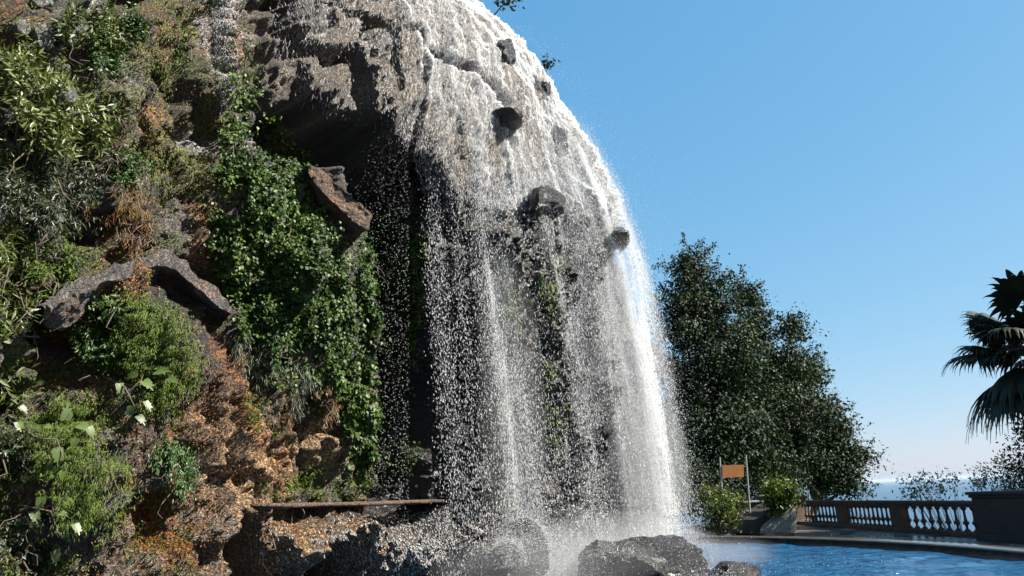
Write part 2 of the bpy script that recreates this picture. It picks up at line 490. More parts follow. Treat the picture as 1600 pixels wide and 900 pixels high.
for cx, cy, rx, ry, ang, hard, amt in [
    (555, 265, 150, 60, 25, .85, -2.3), (640, 560, 75, 260, 0, .7, -2.2), (720, 640, 70, 220, 0, .5, -.9),
    (450, 420, 95, 190, -12, .45, .75), (560, 560, 60, 110, 0, .4, .25),
    (420, 22, 15, 48, 0, .8, -1.2), (330, 872, 27, 46, 0, .8, -1.6), (476, 880, 30, 36, 0, .85, -2.0), (222, 815, 26, 40, 0, .6, -.5),
    (235, 640, 25, 30, 0, .6, -.25), (100, 520, 45, 75, -20, .6, -.7), (285, 445, 60, 28, 25, .6, -.6), (120, 370, 50, 22, 0, .6, -.5),
    (205, 545, 85, 75, 0, .3, .45), (100, 720, 90, 110, 0, .3, .35), (365, 690, 80, 120, 15, .3, .3), (40, 480, 50, 130, 0, .3, .25),
    (500, 690, 40, 70, 0, .3, .25), (550, 855, 160, 45, 0, .6, .75), (295, 130, 14, 28, 0, .6, -.4), (240, 50, 9, 22, 0, .6, -.35),
    (203, 145, 13, 16, 0, .6, -.4), (280, 95, 10, 14, 0, .6, -.3), (180, 12, 20, 14, 0, .6, -.4), (200, 245, 35, 18, 20, .6, -.45),
    (320, 190, 40, 40, 0, .5, -.3), (480, 45, 70, 45, 20, .75, .35), (590, 140, 50, 85, 10, .75, .35), (490, 130, 45, 40, 0, .6, .25),
    (700, 120, 130, 120, 0, .4, .3), (60, 120, 90, 90, 0, .4, .15), (20, 620, 40, 35, 0, .6, -.4), (60, 630, 40, 40, 0, .6, -.4),
    (160, 800, 30, 30, 0, .6, -.3), (60, 860, 40, 30, 0, .6, -.4), (345, 780, 25, 30, 0, .6, -.25), (270, 790, 15, 40, 0, .6, -.3),
    (650, 840, 60, 40, 0, .4, .2), (770, 860, 60, 50, 0, .4, .4)]:
    D += amt * blob(cx, cy, rx, ry, ang, hard)
D -= .8 * seg([(410, -20), (500, 12), (560, 40), (640, 62)], 10, .6)
D -= .7 * seg([(545, 60), (540, 110), (548, 160), (556, 200)], 8, .6)
D -= .5 * seg([(430, 60), (470, 85), (500, 105), (540, 85)], 8, .6)
D -= .22 * seg([(660, 90), (740, 130), (800, 180)], 6)
D -= .5 * seg([(640, 62), (632, 120), (645, 190), (640, 232)], 5, .6)
D -= .35 * seg([(455, 95), (462, 140), (455, 180)], 5, .6)
D -= .35 * seg([(590, 50), (585, 110), (596, 160)], 4, .6)
D -= .2 * seg([(300, 0), (310, 60), (300, 130), (330, 220)], 7)
# strata and broken rock
vert = np.array([1.0, 1.0, .45])
rid = 1 - np.abs(fbm(P0 * vert * .75, 4, 11))
fine = 1 - .9 * np.maximum(blob(740, 130, 210, 230, -20, .6), .6 * blob(620, 110, 190, 190, 0, .6))                # water-worn, smoother under the film
D += (rid - .75) * 1.3 * fine + .30 * fbm(P0 * vert * 1.7, 3, 21) * fine
rid2 = 1 - np.abs(fbm(P0 * vert * 4.0, 3, 31))
rid3 = np.abs(fbm(P0 * np.array([7.5, 7.5, 3.2]), 3, 35))
pit = sstep(.16, .42, fbm(P0 * vert * 3.1, 3, 37)) * fine ** 2
D += ((rid2 - .75) * .40 - rid3 * .16 - .30 * pit) * (.3 + .7 * fine) + (.10 * fbm(P0 * vert * 6.5, 3, 39) + .08 * fbm(P0 * 15, 2, 41)) * (.5 + .5 * fine)
cell = np.floor(P0[:, 2] * 1.1 + fbm(P0 * .6, 2, 77) * 1.6)
D += .07 * np.sin(cell * 12.9) * fine
D += .07 * (1 - fine) * fbm(P0 * np.array([5., 5., .9]), 3, 45)
inside = np.clip((P0[:, 1] - 2.5) / 2, 0, 1)
P1 = P0 + Nn * D[:, None]
CL = P1.reshape(NZ, NU, 3)
# top cap: fold backwards
cap = CL[-1:].copy(); cap[..., 0] -= 10; cap[..., 1] += 4; cap[..., 2] += .5
CLf = np.concatenate([CL, cap], 0)
PV = CLf.reshape(-1, 3)
nz2 = NZ + 1
i = np.arange(nz2 - 1)[:, None]; j = np.arange(NU - 1)[None]
FC = np.stack([i * NU + j, i * NU + j + 1, (i + 1) * NU + j + 1, (i + 1) * NU + j], -1).reshape(-1, 4)
# colours of the rock, with shade painted into the recess and behind the falls
na_ = fbm(P0 * 1.3, 4, 101); nb_ = fbm(P0 * 3.5, 4, 111); nc_ = fbm(P0 * vert * np.array([5, 5, 3]), 4, 121)
def lerp(c, col, wgt): return c + (np.asarray(col) - c) * wgt[:, None]
colr = np.tile(np.array([.075, .06, .05]), (len(P0), 1))
colr = lerp(colr, (.24, .20, .17), sstep(.0, .5, na_))
colr = lerp(colr, (.17, .10, .05), sstep(.05, .5, nb_))
wet = np.full(len(P0), .35)
for cx, cy, rx, ry, ang, c, s_ in [
    (360, 690, 85, 125, 20, (.70, .43, .21), 1.0), (500, 700, 55, 70, 0, (.66, .41, .17), .9), (570, 760, 50, 20, 0, (.66, .42, .18), .9),
    (620, 850, 130, 50, 0, (.44, .36, .30), .9), (430, 850, 120, 45, 0, (.5, .31, .16), .8), (300, 860, 120, 60, 0, (.46, .27, .12), .7),
    (235, 740, 28, 150, 0, (.42, .12, .02), .95), (195, 110, 16, 120, 0, (.48, .20, .03), .95), (220, 185, 55, 40, 15, (.52, .2, .07), .9),
    (150, 450, 50, 20, -20, (.38, .15, .05), .7), (505, 640, 25, 40, 0, (.4, .14, .03), .9), (330, 350, 22, 70, 0, (.30, .14, .06), .8),
    (175, 590, 70, 16, 0, (.34, .11, .04), .8), (310, 590, 20, 60, 0, (.36, .15, .05), .8),
    (265, 80, 50, 70, 0, (.30, .27, .03), .8), (280, 240, 70, 45, 0, (.28, .25, .03), .8), (390, 90, 28, 70, 0, (.17, .16, .03), .8),
    (350, 40, 36, 70, 0, (.68, .58, .54), .9), (352, 120, 22, 70, 0, (.68, .58, .54), .9), (330, 220, 30, 30, 30, (.55, .5, .49), .8),
    (110, 110, 70, 110, 0, (.34, .33, .29), .7), (560, 110, 170, 130, 0, (.34, .25, .175), .9), (760, 180, 160, 180, 0, (.42, .33, .24), .9),
    (820, 560, 140, 330, 0, (.22, .17, .12), .9), (520, 300, 40, 60, 0, (.36, .22, .12), .6), (610, 225, 70, 20, 28, (.22, .15, .06), .9),
    (850, 420, 22, 80, 0, (.24, .26, .04), .9), (858, 650, 20, 90, 0, (.24, .26, .04), .9), (790, 640, 16, 70, 0, (.22, .22, .04), .8), (800, 740, 20, 50, 0, (.22, .22, .04), .7),
    (410, 640, 25, 60, 20, (.12, .13, .02), .8), (520, 760, 60, 25, 0, (.12, .15, .02), .8)]:
    wgt = blob(cx, cy, rx, ry, ang, .45) * s_
    colr = lerp(colr, c, np.clip(wgt * (1.0 + 1.4 * nc_), 0, 1))
# moss film and rust drips everywhere on the dry left, ragged
left = 1 - sstep(380, 460, qx)
colr = lerp(colr, (.20, .20, .02), sstep(.12, .42, fbm(P0 * 2.2, 4, 131)) * left * .8)
colr = lerp(colr, (.45, .14, .02), sstep(.2, .45, fbm(P0 * np.array([4.5, 4.5, 1.2]), 4, 141)) * left * .75)
wet = np.clip(wet + .5 * sstep(430, 560, qx) + .5 * sstep(760, 820, qy) - .3 * blob(360, 690, 90, 120), 0, 1)
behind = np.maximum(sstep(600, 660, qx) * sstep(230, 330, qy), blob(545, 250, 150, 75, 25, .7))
colr = lerp(colr, (.035, .032, .03), behind * .9 * (1 - sstep(.1, .5, nc_)))  # painted shade: wet rock under the overhang and behind the falls coloured near-black
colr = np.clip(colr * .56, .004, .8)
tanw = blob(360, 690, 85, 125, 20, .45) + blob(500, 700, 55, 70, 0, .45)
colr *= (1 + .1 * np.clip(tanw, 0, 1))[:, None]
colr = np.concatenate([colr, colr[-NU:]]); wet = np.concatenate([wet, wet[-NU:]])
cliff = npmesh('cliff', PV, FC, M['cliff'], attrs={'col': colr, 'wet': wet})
tag(cliff, kind='structure')
bvh = BVHTree.FromPolygons([Vector(v) for v in PV.tolist()], FC.tolist())
CAMV = Vector(CAM)
def cast(px, py):
    """hits of pixel rays on the cliff: positions, normals (facing the camera), mask"""
    d = unit(pdir(px, py)); n_ = len(d)
    Pp = np.zeros((n_, 3)); Nm = np.zeros((n_, 3)); ok = np.zeros(n_, bool)
    for k in range(n_):
        h = bvh.ray_cast(CAMV, Vector(d[k]))
        if h[0] is not None:
            nn = h[1]
            if nn.dot(Vector(d[k])) > 0: nn = -nn
            Pp[k] = h[0]; Nm[k] = nn; ok[k] = True
    return Pp, Nm, ok
def hit(px, py, default=12.):
    p, n_, ok = cast([px], [py])
    if ok[0]: return p[0], n_[0]
    return at_y([px], [py], default)[0], np.array([.6, -.8, 0])

# ------------------------------------------------------------------ rocks
def rock_mesh(seed, rad, sub=4, rough=.28, flat=.5, mat=None, name='boulder', loc=(0, 0, 0), rot=None, parent=None):
    bm = bmesh.new(); bmesh.ops.create_icosphere(bm, subdivisions=sub, radius=1)
    V = np.array([v.co[:] for v in bm.verts]); Fq = np.array([[v.index for v in f.verts] for f in bm.faces]); bm.free()
    rg = np.random.default_rng(seed)
    nrm = unit(rg.normal(size=(9, 3))); off = rg.uniform(.62, .9, 9)
    W = V.copy()
    for a, o_ in zip(nrm, off):
        s_ = W @ a; ex = np.maximum(s_ - o_, 0); W -= ex[:, None] * a * flat * 1.6
    W *= (1 + rough * fbm(V * 1.6 + seed, 4, seed) + .10 * fbm(V * 5 + seed, 3, seed + 3) + .05 * fbm(V * 13 + seed, 2, seed + 5))[:, None]
    W *= np.asarray(rad)
    if rot is not None: W = W @ np.asarray(rot).T
    return npmesh(name, W + np.asarray(loc), Fq, mat, parent, smooth=sub >= 5, origin=np.asarray(loc))
def rz(a):
    c, s_ = math.cos(a), math.sin(a); return np.array([[c, -s_, 0], [s_, c, 0], [0, 0, 1]])

bigP = at_y([1010], [868], 12.2)[0]
bould = []
bould.append(tag(rock_mesh(3, (1.12, .85, .62), 5, .18, .6, M['boulder'], 'boulder', (bigP[0], bigP[1] + .1, .42), rz(.2)), 'large flat-topped black wet boulder under the right side of the falls', 'boulder', 'boulders under the falls'))
pp = at_y([1147], [890], 13.4)[0]
bould.append(tag(rock_mesh(8, (.44, .36, .24), 4, .14, .4, M['boulder'], 'boulder', (pp[0], pp[1], .25)), 'small low dark rock in the blue water right of the big boulder', 'boulder', 'boulders under the falls'))
pp = at_y([818], [855], 12.0)[0]
bould.append(tag(rock_mesh(12, (.40, .40, .46), 4, .12, .3, M['boulder'], 'boulder', (pp[0], pp[1], pp[2] - .05)), 'rounded dark boulder in the splash at the left foot of the falls', 'boulder', 'boulders under the falls'))
pp = at_y([793], [885], 11.4)[0]
bould.append(tag(rock_mesh(17, (.27, .28, .36), 4, .14, .3, M['boulder'], 'boulder', (pp[0], pp[1], pp[2])), 'small splashed boulder in front of the rounded one', 'boulder', 'boulders under the falls'))
BOULD = [(bigP[0], bigP[1] + .1, .42, 1.12, .85, .62), (at_y([818], [855], 12.0)[0][0], 12.0, at_y([818], [855], 12.0)[0][2] - .05, .40, .40, .46), (at_y([793], [885], 11.4)[0][0], 11.4, at_y([793], [885], 11.4)[0][2], .27, .28, .36)]
# column of rock that carries the two splashed boulders out of the pool bed
tag(rock_mesh(23, (.48, .48, .55), 4, .2, .4, M['boulder'], 'boulder', (at_y([805], [900], 11.8)[0][0], 11.85, .05)), 'broad dark rock at the waterline beneath the two splashed boulders', 'boulder', 'boulders under the falls')

KNOBS = [(792, 187, 27, 12, 'thin dark rock ledge high in the falls with water curling over it', 31),
         (866, 224, 20, 34, 'tall dark rock block near the top right of the falls', 33),
         (846, 320, 38, 32, 'largest dark round rock jutting through the middle of the falls', 37),
         (970, 371, 17, 17, 'small square dark rock by the right edge of the falls', 41),
         (849, 142, 12, 19, 'small dark rock knob above the tall rock block', 43),
         (789, 88, 17, 24, 'dark broken rock in the white film at the top of the falls', 47)]
KN = []
for px, py, rx, ry, lab, sdd in KNOBS:
    p_, n_ = hit(px, py, 15.0)
    if px == 970: p_ = at_y([px], [py], 14.55)[0]
    if px in (846, 792): p_ = at_y([px], [py], min(p_[1], 14.1) - .25)[0]
    k_ = p_[1] / FPX * 1.02
    o_ = rock_mesh(sdd, (rx * k_ * 1.1, max(.45, rx * k_ * 1.3), ry * k_ * 1.1), 4, .22, .7, M['wetrock'], 'outcrop', p_ + np.array([0, .02, 0]))
    tag(o_, lab, 'rock', 'rocks jutting through the falls'); KN.append((p_, rx * k_, ry * k_))

# tan slab edge under the dark recess
def slab(name, pts, depth, thick, mat, label=None, cat=None, parent=None, out=.35, seed=1, off=0.0, Ys=None, rg1=.16):
    """pts: pixels of the front edge; a rough slab whose front edge follows them, proud of the rock"""
    fr = []
    for (px, py) in pts:
        p_, n_ = hit(px, py); fr.append(p_ if Ys is None else at_y([px], [py], Ys[len(fr)])[0])
    fr = np.array(fr)
    m = 90
    s0 = np.linspace(0, 1, len(fr)); s1 = np.linspace(0, 1, m)
    ed = np.stack([np.interp(s1, s0, fr[:, c]) for c in range(3)], 1)
    tang = unit(np.gradient(ed, axis=0))
    toC = unit(CAM - ed.mean(0))
    nh = np.array([.8, -.6, 0.])
    V = []
    ring = 32
    for k in range(m):
        dn = unit(np.cross(tang[k], nh)); 
        if dn[2] > 0: dn = -dn
        o = ed[k] + nh * off
        for r_ in range(ring):
            a = 2 * np.pi * r_ / ring
            ca, sa = math.cos(a), math.sin(a)
            sx = np.sign(ca) * abs(ca) ** .5; sy = np.sign(sa) * abs(sa) ** .5
            tp = 1 if 2 < k < m - 3 else .75
            V.append(o + nh * (sx * (out + depth) / 2 - (depth - out) / 2) * tp + dn * sy * thick / 2 * tp)
    V = np.array(V)
    cen = np.repeat(ed, ring, 0)
    V += rg1 * np.stack([fbm(V * 3 + seed + c * 9, 4, seed + c) for c in range(3)], 1) + min(.05, rg1 * .5) * np.stack([fbm(V * 11 + seed + c * 9, 2, seed + 9 + c) for c in range(3)], 1)
    i = np.arange(m - 1)[:, None]; j = np.arange(ring)[None]
    Fq = np.stack([i * ring + j, i * ring + (j + 1) % ring, (i + 1) * ring + (j + 1) % ring, (i + 1) * ring + j], -1).reshape(-1, 4)
    # end caps as fans of quads
    c0 = len(V); V = np.concatenate([V, [V[:ring].mean(0), V[-ring:].mean(0)]])
    T = []
    for r_ in range(0, ring, 2):
        T.append([c0, (r_ + 2) % ring, r_ + 1, r_]); b_ = (m - 1) * ring
        T.append([c0 + 1, b_ + r_, b_ + r_ + 1, b_ + (r_ + 2) % ring])
    Fq = np.concatenate([Fq, np.array(T)])
    o = npmesh(name, V, Fq, mat, parent, origin=None if parent else ed.mean(0))
    if label: tag(o, label, cat)
    return o
canopy = empty('rock_canopy', hit(245, 430)[0])
tag(canopy, 'rough pale stone ledge shaped like a shallow roof on the mossy left wall', 'rock ledge')
bpy.context.view_layer.update()
def slab_in(par, *a, **k):
    o = slab(*a, **k); o.parent = par; o.matrix_parent_inverse = par.matrix_world.inverted(); return o
def rough_prism(name, pix, Ys, depth, mat, par, seed=0, amp=.05):
    """a broken block whose face follows the outline, reaching back into the wall"""
    org = np.array(par.location) if par is not None else None
    V = at_y([p[0] for p in pix], [p[1] for p in pix], Ys)
    if org is None: org = V.mean(0)
    V2 = V + np.array([-.45, .9, 0.05]) * depth
    n_ = len(V); bm = bmesh.new()
    a = [bm.verts.new(Vector(v - org)) for v in V]; b = [bm.verts.new(Vector(v - org)) for v in V2]
    bm.faces.new(a); bm.faces.new(b[::-1])
    for k in range(n_): bm.faces.new([a[k], b[k], b[(k + 1) % n_], a[(k + 1) % n_]])
    bmesh.ops.triangulate(bm, faces=bm.faces[:])
    for _ in range(4):
        le = [e for e in bm.edges if e.calc_length() > .05]
        if le: bmesh.ops.subdivide_edges(bm, edges=le, cuts=1); bmesh.ops.triangulate(bm, faces=bm.faces[:])
    bm.normal_update()
    C = np.array([v.co[:] for v in bm.verts]); Nv = np.array([v.normal[:] for v in bm.verts])
    C = C + Nv * (amp * fbm(C * 4 + seed, 3, seed) + amp * .6 * (np.abs(fbm(C * 12 + seed, 3, seed + 4)) - .2))[:, None]
    for v, c in zip(bm.verts, C): v.co = Vector(c)
    return bmobj(name, bm, mat, par, loc=None if par is not None else org)
def hy(pts, d): return [hit(px, py)[0][1] - d for px, py in pts]
_l = [(60, 478), (95, 452), (140, 434), (185, 414), (222, 398), (250, 392), (252, 414), (228, 418), (196, 432), (160, 444), (120, 458), (82, 482)]
_y0, _y1 = hit(80, 440)[0][1] - .65, hit(250, 385)[0][1] - .85
rough_prism('slab', _l, [np.interp(p[0], [60, 252], [_y0, _y1]) for p in _l], .8, M['canopy'], canopy, 3, .11)
_r = [(248, 392), (268, 394), (300, 420), (332, 448), (364, 482), (362, 491), (340, 476), (305, 447), (275, 421), (250, 410)]
_y2 = min(hit(360, 470)[0][1], hit(345, 470)[0][1]) - .6
rough_prism('slab', _r, [np.interp(p[0], [248, 364], [_y1, _y2]) for p in _r], .8, M['canopy'], canopy, 9, .08)
_s = [(474, 256), (492, 258), (530, 290), (560, 316), (582, 336), (574, 358), (550, 344), (520, 316), (492, 284)]
tag(rough_prism('rock_slab', _s, [np.interp(p[0], [474, 592], [9.0, 9.2]) for p in _s], 1.5, M['slab'], None, 14, .06), 'tan slanting rock slab below the dark overhang beside the ivy', 'rock slab')
tag(slab('stone_ledge', [(392, 791), (470, 790), (560, 788), (680, 783)], .5, .06, M['ledge'], out=.30, seed=35, rg1=.012), 'long thin straight stone ledge low on the wall left of the falls', 'ledge')
for k, (px, py, r_, lab) in enumerate([(70, 8, 24, 'pale grey stone at the very top left above the narrow-leaved shrub'), (35, 42, 16, 'small pale grey stone at left of the top grey stones'), (62, 55, 22, 'broad pale grey stone below the topmost grey stone'), (105, 150, 20, 'grey stone among the leaves of the upper left shrub'), (8, 345, 16, 'pale stone at left edge behind long-leaved shrub')]):
    p_, n_ = hit(px, py); kk = p_[1] / FPX * r_
    tag(rock_mesh(60 + k, (kk, kk, kk * 1.2), 4, .25, .8, M['greystone'], 'stone', p_ + n_ * .03), lab, 'stone', 'grey stones set in the cliff')

# ------------------------------------------------------------------ foliage
def leaves(name, P, Dv, Nv, L, Wd, mat, parent=None, rnd=None, fold=.15, origin=None):
    n_ = len(P)
    Dv = unit(Dv); S = unit(np.cross(Nv, Dv)); N2 = unit(np.cross(Dv, S))
    L = np.broadcast_to(L, (n_,))[:, None]; Wd = np.broadcast_to(Wd, (n_,))[:, None]
    a = P; mpt = P + Dv * L * .42 + N2 * Wd * fold
    V = np.stack([a, mpt + S * Wd / 2, P + Dv * L, mpt - S * Wd / 2], 1).reshape(-1, 3)
    b_ = np.arange(n_)[:, None] * 4
    Ft = np.concatenate([b_ + np.array([0, 1, 2]), b_ + np.array([0, 2, 3])], 1).reshape(-1, 3)
    if rnd is None: rnd = rng.random(n_)
    return npmesh(name, V, Ft, mat, parent, attrs={'rnd': np.repeat(rnd, 4)}, origin=origin)
def in_ell(n_, cx, cy, rx, ry, ang=0):
    r_ = np.sqrt(rng.random(n_)); t_ = rng.random(n_) * 2 * np.pi
    x = r_ * np.cos(t_) * rx; y = r_ * np.sin(t_) * ry; a = math.radians(ang)
    return cx + x * math.cos(a) - y * math.sin(a), cy + x * math.sin(a) + y * math.cos(a)
def in_poly(n_, poly):
    poly = np.asarray(poly, float); lo, hi = poly.min(0), poly.max(0)
    out = np.zeros((0, 2))
    while len(out) < n_:
        q_ = lo + rng.random((n_ * 2, 2)) * (hi - lo)
        c = np.zeros(len(q_), bool)
        for k in range(len(poly)):
            x0, y0 = poly[k]; x1, y1 = poly[k - 1]
            cond = ((y0 > q_[:, 1]) != (y1 > q_[:, 1])) & (q_[:, 0] < (x1 - x0) * (q_[:, 1] - y0) / (y1 - y0 + 1e-12) + x0)
            c ^= cond
        out = np.concatenate([out, q_[c]])
    return out[:n_, 0], out[:n_, 1]
DOWN = np.array([0, 0, -1.0])
def clump_mask(P, sc, thr, seed):
    return fbm(P * sc, 3, seed) > thr + .12 * rng.normal(size=len(P))
def wall_plant(name, label, cat, regions, mat, L, W, thick, hang=.6, outw=.5, rand=.5, clump=(2.5, -.1), seed=1, faceout=.8, group=None, jitter=7):
    px, py = [], []
    for rg_ in regions:
        a, b_ = in_poly(rg_[0], rg_[1]) if isinstance(rg_[1], list) else in_ell(*rg_)
        px.append(a); py.append(b_)
    px = np.concatenate(px); py = np.concatenate(py)
    px = px + rng.normal(size=len(px)) * jitter; py = py + rng.normal(size=len(py)) * jitter
    Pp, Nm, ok = cast(px, py)
    Pp, Nm = Pp[ok], Nm[ok]
    k = clump_mask(Pp, clump[0], clump[1], seed)
    Pp, Nm = Pp[k], Nm[k]; n_ = len(Pp)
    soft = unit(Nm + .6 * np.array([.8, -.55, .2]))
    lump = np.clip(.5 + .9 * fbm(Pp * 3.2, 3, seed + 5), .05, 1.4)
    base = Pp + soft * (thick * lump * rng.random(n_) ** .7)[:, None]
    dv = soft * outw + DOWN * hang + rng.normal(size=(n_, 3)) * rand
    nv = soft * faceout + np.array([.3, 0, .5]) + rng.normal(size=(n_, 3)) * .6
    o = empty(name, np.median(Pp, 0)); org = np.array(o.location)
    lf = leaves('foliage', base - org, dv, nv, L * rng.uniform(.6, 1.35, n_), W * rng.uniform(.6, 1.3, n_), mat, o, rnd=np.clip(.5 + .5 * fbm(base * 2.5, 2, seed + 7) + rng.normal(size=n_) * .22, 0, 1))
    # a few stems running over the rock under the leaves
    st = []
    idx = rng.choice(n_, min(14, n_), replace=False)
    for q_ in idx:
        s0 = Pp[q_] - org
        pts = [s0 + soft[q_] * .02]
        for _ in range(6): pts.append(pts[-1] + (DOWN * rng.uniform(-.3, .9) + rng.normal(size=3) * .5 + soft[q_] * .15) * .10)
        st.append(tube(np.array(pts), np.linspace(.008, .003, 7), 5))
    tag(npmesh('stem', *join(st), M['bark'], o), kind='stuff')
    tag(o, label, cat, group)
    return o

wall_plant('ivy', 'dense dark-green ivy sheet hanging down the wall left of the falls', 'ivy',
    [(27000, [(345, 250), (362, 120), (395, 135), (430, 190), (475, 235), (500, 300), (525, 360), (545, 450), (560, 520), (560, 590), (500, 640), (440, 610), (395, 560), (365, 480), (335, 420), (330, 330)])],
    M['ivy'], .052, .046, .30, hang=.8, outw=.35, rand=.45, clump=(2.6, -.12), seed=201)
wall_plant('ivy', 'patch of ivy leaves in shade next to the falling water', 'ivy',
    [(11000, [(585, 330), (620, 345), (655, 370), (672, 410), (650, 440), (660, 500), (640, 560), (590, 540), (560, 470), (570, 400)])],
    M['ivy'], .06, .05, .25, hang=.8, outw=.4, rand=.4, clump=(2.4, -.25), seed=221)
wall_plant('ivy', 'trailing ivy at the dark cave mouth above the thin stone ledge', 'ivy',
    [(5200, [(540, 560), (620, 570), (655, 640), (640, 740), (560, 740), (545, 660), (520, 600)])], M['ivy'], .07, .05, .2, hang=.9, outw=.3, rand=.4, clump=(2.4, -.15), seed=231)
wall_plant('shrub', 'olive-green narrow-leaved shrub covering the upper left of the cliff', 'shrub',
    [(8000, [(-30, 40), (40, 60), (90, 80), (130, 130), (165, 190), (160, 240), (110, 260), (60, 240), (-30, 260)]), (1200, 140, 60, 45, 50), (500, 165, 190, 25, 50)],
    M['olive'], .085, .022, .45, hang=.05, outw=.5, rand=.75, clump=(2.4, -.10), seed=241)
wall_plant('shrub', 'pale long-leaved shrub down the left edge beside the stone roof ledge', 'shrub',
    [(1500, 10, 400, 45, 110), (900, 10, 560, 32, 80)], M['olive'], .11, .022, .35, hang=.0, outw=.5, rand=.7, clump=(2.4, -.1), seed=251)
wall_plant('shrub', 'feathery dark-green hanging shrub below the narrow-leaved one', 'shrub',
    [(4500, 85, 300, 75, 62), (900, 30, 270, 40, 40)], M['feather'], .07, .012, .4, hang=.5, outw=.4, rand=.5, clump=(2.6, -.15), seed=261)
wall_plant('moss_cushion', 'big rounded green moss cushion under the stone roof ledge', 'moss',
    [(9000, 195, 525, 85, 62), (9000, 250, 575, 62, 70)], M['moss'], .042, .008, .30, hang=.9, outw=.5, rand=.42, clump=(3.3, -.12), seed=271)
wall_plant('moss_cushion', 'bright green fern moss at the left of the big cushion', 'moss',
    [(3600, 160, 520, 42, 55)], M['brightmoss'], .05, .016, .32, hang=.7, outw=.6, rand=.4, clump=(3, -.2), seed=281)
wall_plant('moss_cushion', 'wide drooping yellow-green moss bank at the lower left', 'moss',
    [(17000, 120, 725, 80, 105, -25), (5000, 30, 790, 60, 60)], M['moss'], .05, .0065, .32, hang=1.0, outw=.4, rand=.45, clump=(2.9, -.04), seed=291)
wall_plant('moss_cushion', 'green leafy moss in the bottom left corner', 'moss',
    [(2600, 20, 760, 40, 70), (1600, 40, 850, 50, 45)], M['feather'], .05, .02, .25, hang=.7, outw=.5, rand=.5, clump=(2.6, -.05), seed=301)
wall_plant('moss_cushion', 'small moss mat at the left end of the stone roof ledge', 'moss', [(2400, 75, 410, 42, 45)], M['moss'], .045, .014, .22, hang=.6, outw=.5, rand=.5, clump=(3, -.15), seed=311)
wall_plant('moss_cushion', 'small vivid green tuft in the middle of the left wall', 'moss', [(1500, 202, 262, 24, 24)], M['brightmoss'], .05, .018, .25, hang=.5, outw=.6, rand=.5, clump=(3, -.4), seed=321)
wall_plant('moss_cushion', 'vivid green tuft low on the rust streak', 'moss', [(1100, 268, 715, 26, 22), (1200, 288, 742, 16, 30)], M['brightmoss'], .05, .014, .22, hang=.8, outw=.5, rand=.4, clump=(3, -.4), seed=331)
wall_plant('moss_cushion', 'yellow moss strip along the upper wall beside the pale wet streak', 'moss', [(2600, 270, 90, 45, 70), (1600, 385, 100, 18, 60), (1500, 360, 250, 14, 60), (1500, 285, 260, 60, 35)], M['moss'], .04, .010, .10, hang=.9, outw=.4, rand=.4, clump=(3.2, .05), seed=341)
wall_plant('moss_cushion', 'bright ferny greenery on the shaded upper left rock', 'moss', [(1700, 165, 80, 28, 45), (900, 210, 45, 14, 16)], M['brightmoss'], .045, .02, .2, hang=.5, outw=.6, rand=.5, clump=(3, -.05), seed=351)
wall_plant('moss_cushion', 'thin moss along the rock just above the thin stone ledge', 'moss', [(2200, 520, 755, 75, 22), (1200, 470, 760, 60, 18), (900, 410, 660, 14, 50, -25), (900, 560, 700, 30, 40)], M['moss'], .05, .012, .14, hang=.2, outw=.6, rand=.5, clump=(3, .0), seed=361)
wall_plant('grass_tuft', 'rust-orange dry grass tuft on the tan rock near the falls', 'grass', [(1500, 507, 625, 16, 28)], M['rustgrass'], .09, .008, .2, hang=1.1, outw=.4, rand=.25, clump=(3, -.6), seed=371, jitter=3)
wall_plant('grass_tuft', 'hanging rusty-yellow grass above the stone roof ledge', 'grass', [(1500, 212, 350, 22, 40), (900, 160, 325, 30, 24), (500, 200, 330, 40, 50)], M['rustgrass'], .08, .006, .16, hang=1.0, outw=.4, rand=.45, clump=(4, -.08), seed=381, jitter=9)
wall_plant('grass_tuft', 'brownish dead grass hanging beneath the ivy sheet', 'grass', [(1900, 400, 545, 32, 50), (1800, 455, 610, 50, 40)], M['feather'], .10, .007, .22, hang=1.1, outw=.4, rand=.35, clump=(3, -.1), seed=391)
wall_plant('fern', 'leafy green fern patch on the rock between ivy and tan slab', 'fern', [(700, 620, 520, 30, 70), (500, 560, 400, 20, 60)], M['ivy'], .12, .025, .25, hang=.5, outw=.6, rand=.5, clump=(2.6, .05), seed=401)
wall_plant('moss_cushion', 'mossy yellow-green strip showing through the middle of the falls', 'moss', [(900, 850, 430, 14, 70), (900, 857, 640, 13, 80), (700, 790, 650, 12, 70), (400, 795, 480, 10, 60)], M['moss'], .10, .03, .2, hang=.9, outw=.4, rand=.4, clump=(2.6, .0), seed=411)

for _lab, _poly, _m, _sd, _n in [
    ('scattered yellow moss flecks over the whole left rock wall', [(0, 0), (420, 0), (400, 140), (340, 250), (330, 420), (360, 500), (300, 620), (300, 900), (0, 900)], 'moss', 421, 42000),
    ('scattered rusty lichen flecks over the whole left rock wall', [(120, 0), (420, 0), (400, 140), (340, 250), (330, 420), (360, 500), (480, 640), (420, 900), (100, 900), (160, 500)], 'rustgrass', 431, 22000)]:
    wall_plant('lichen', _lab, 'lichen', [(_n, _poly)], M[_m], .028, .012, .06, hang=.7, outw=.4, rand=.6, clump=(3.4, .02), seed=_sd, jitter=2)
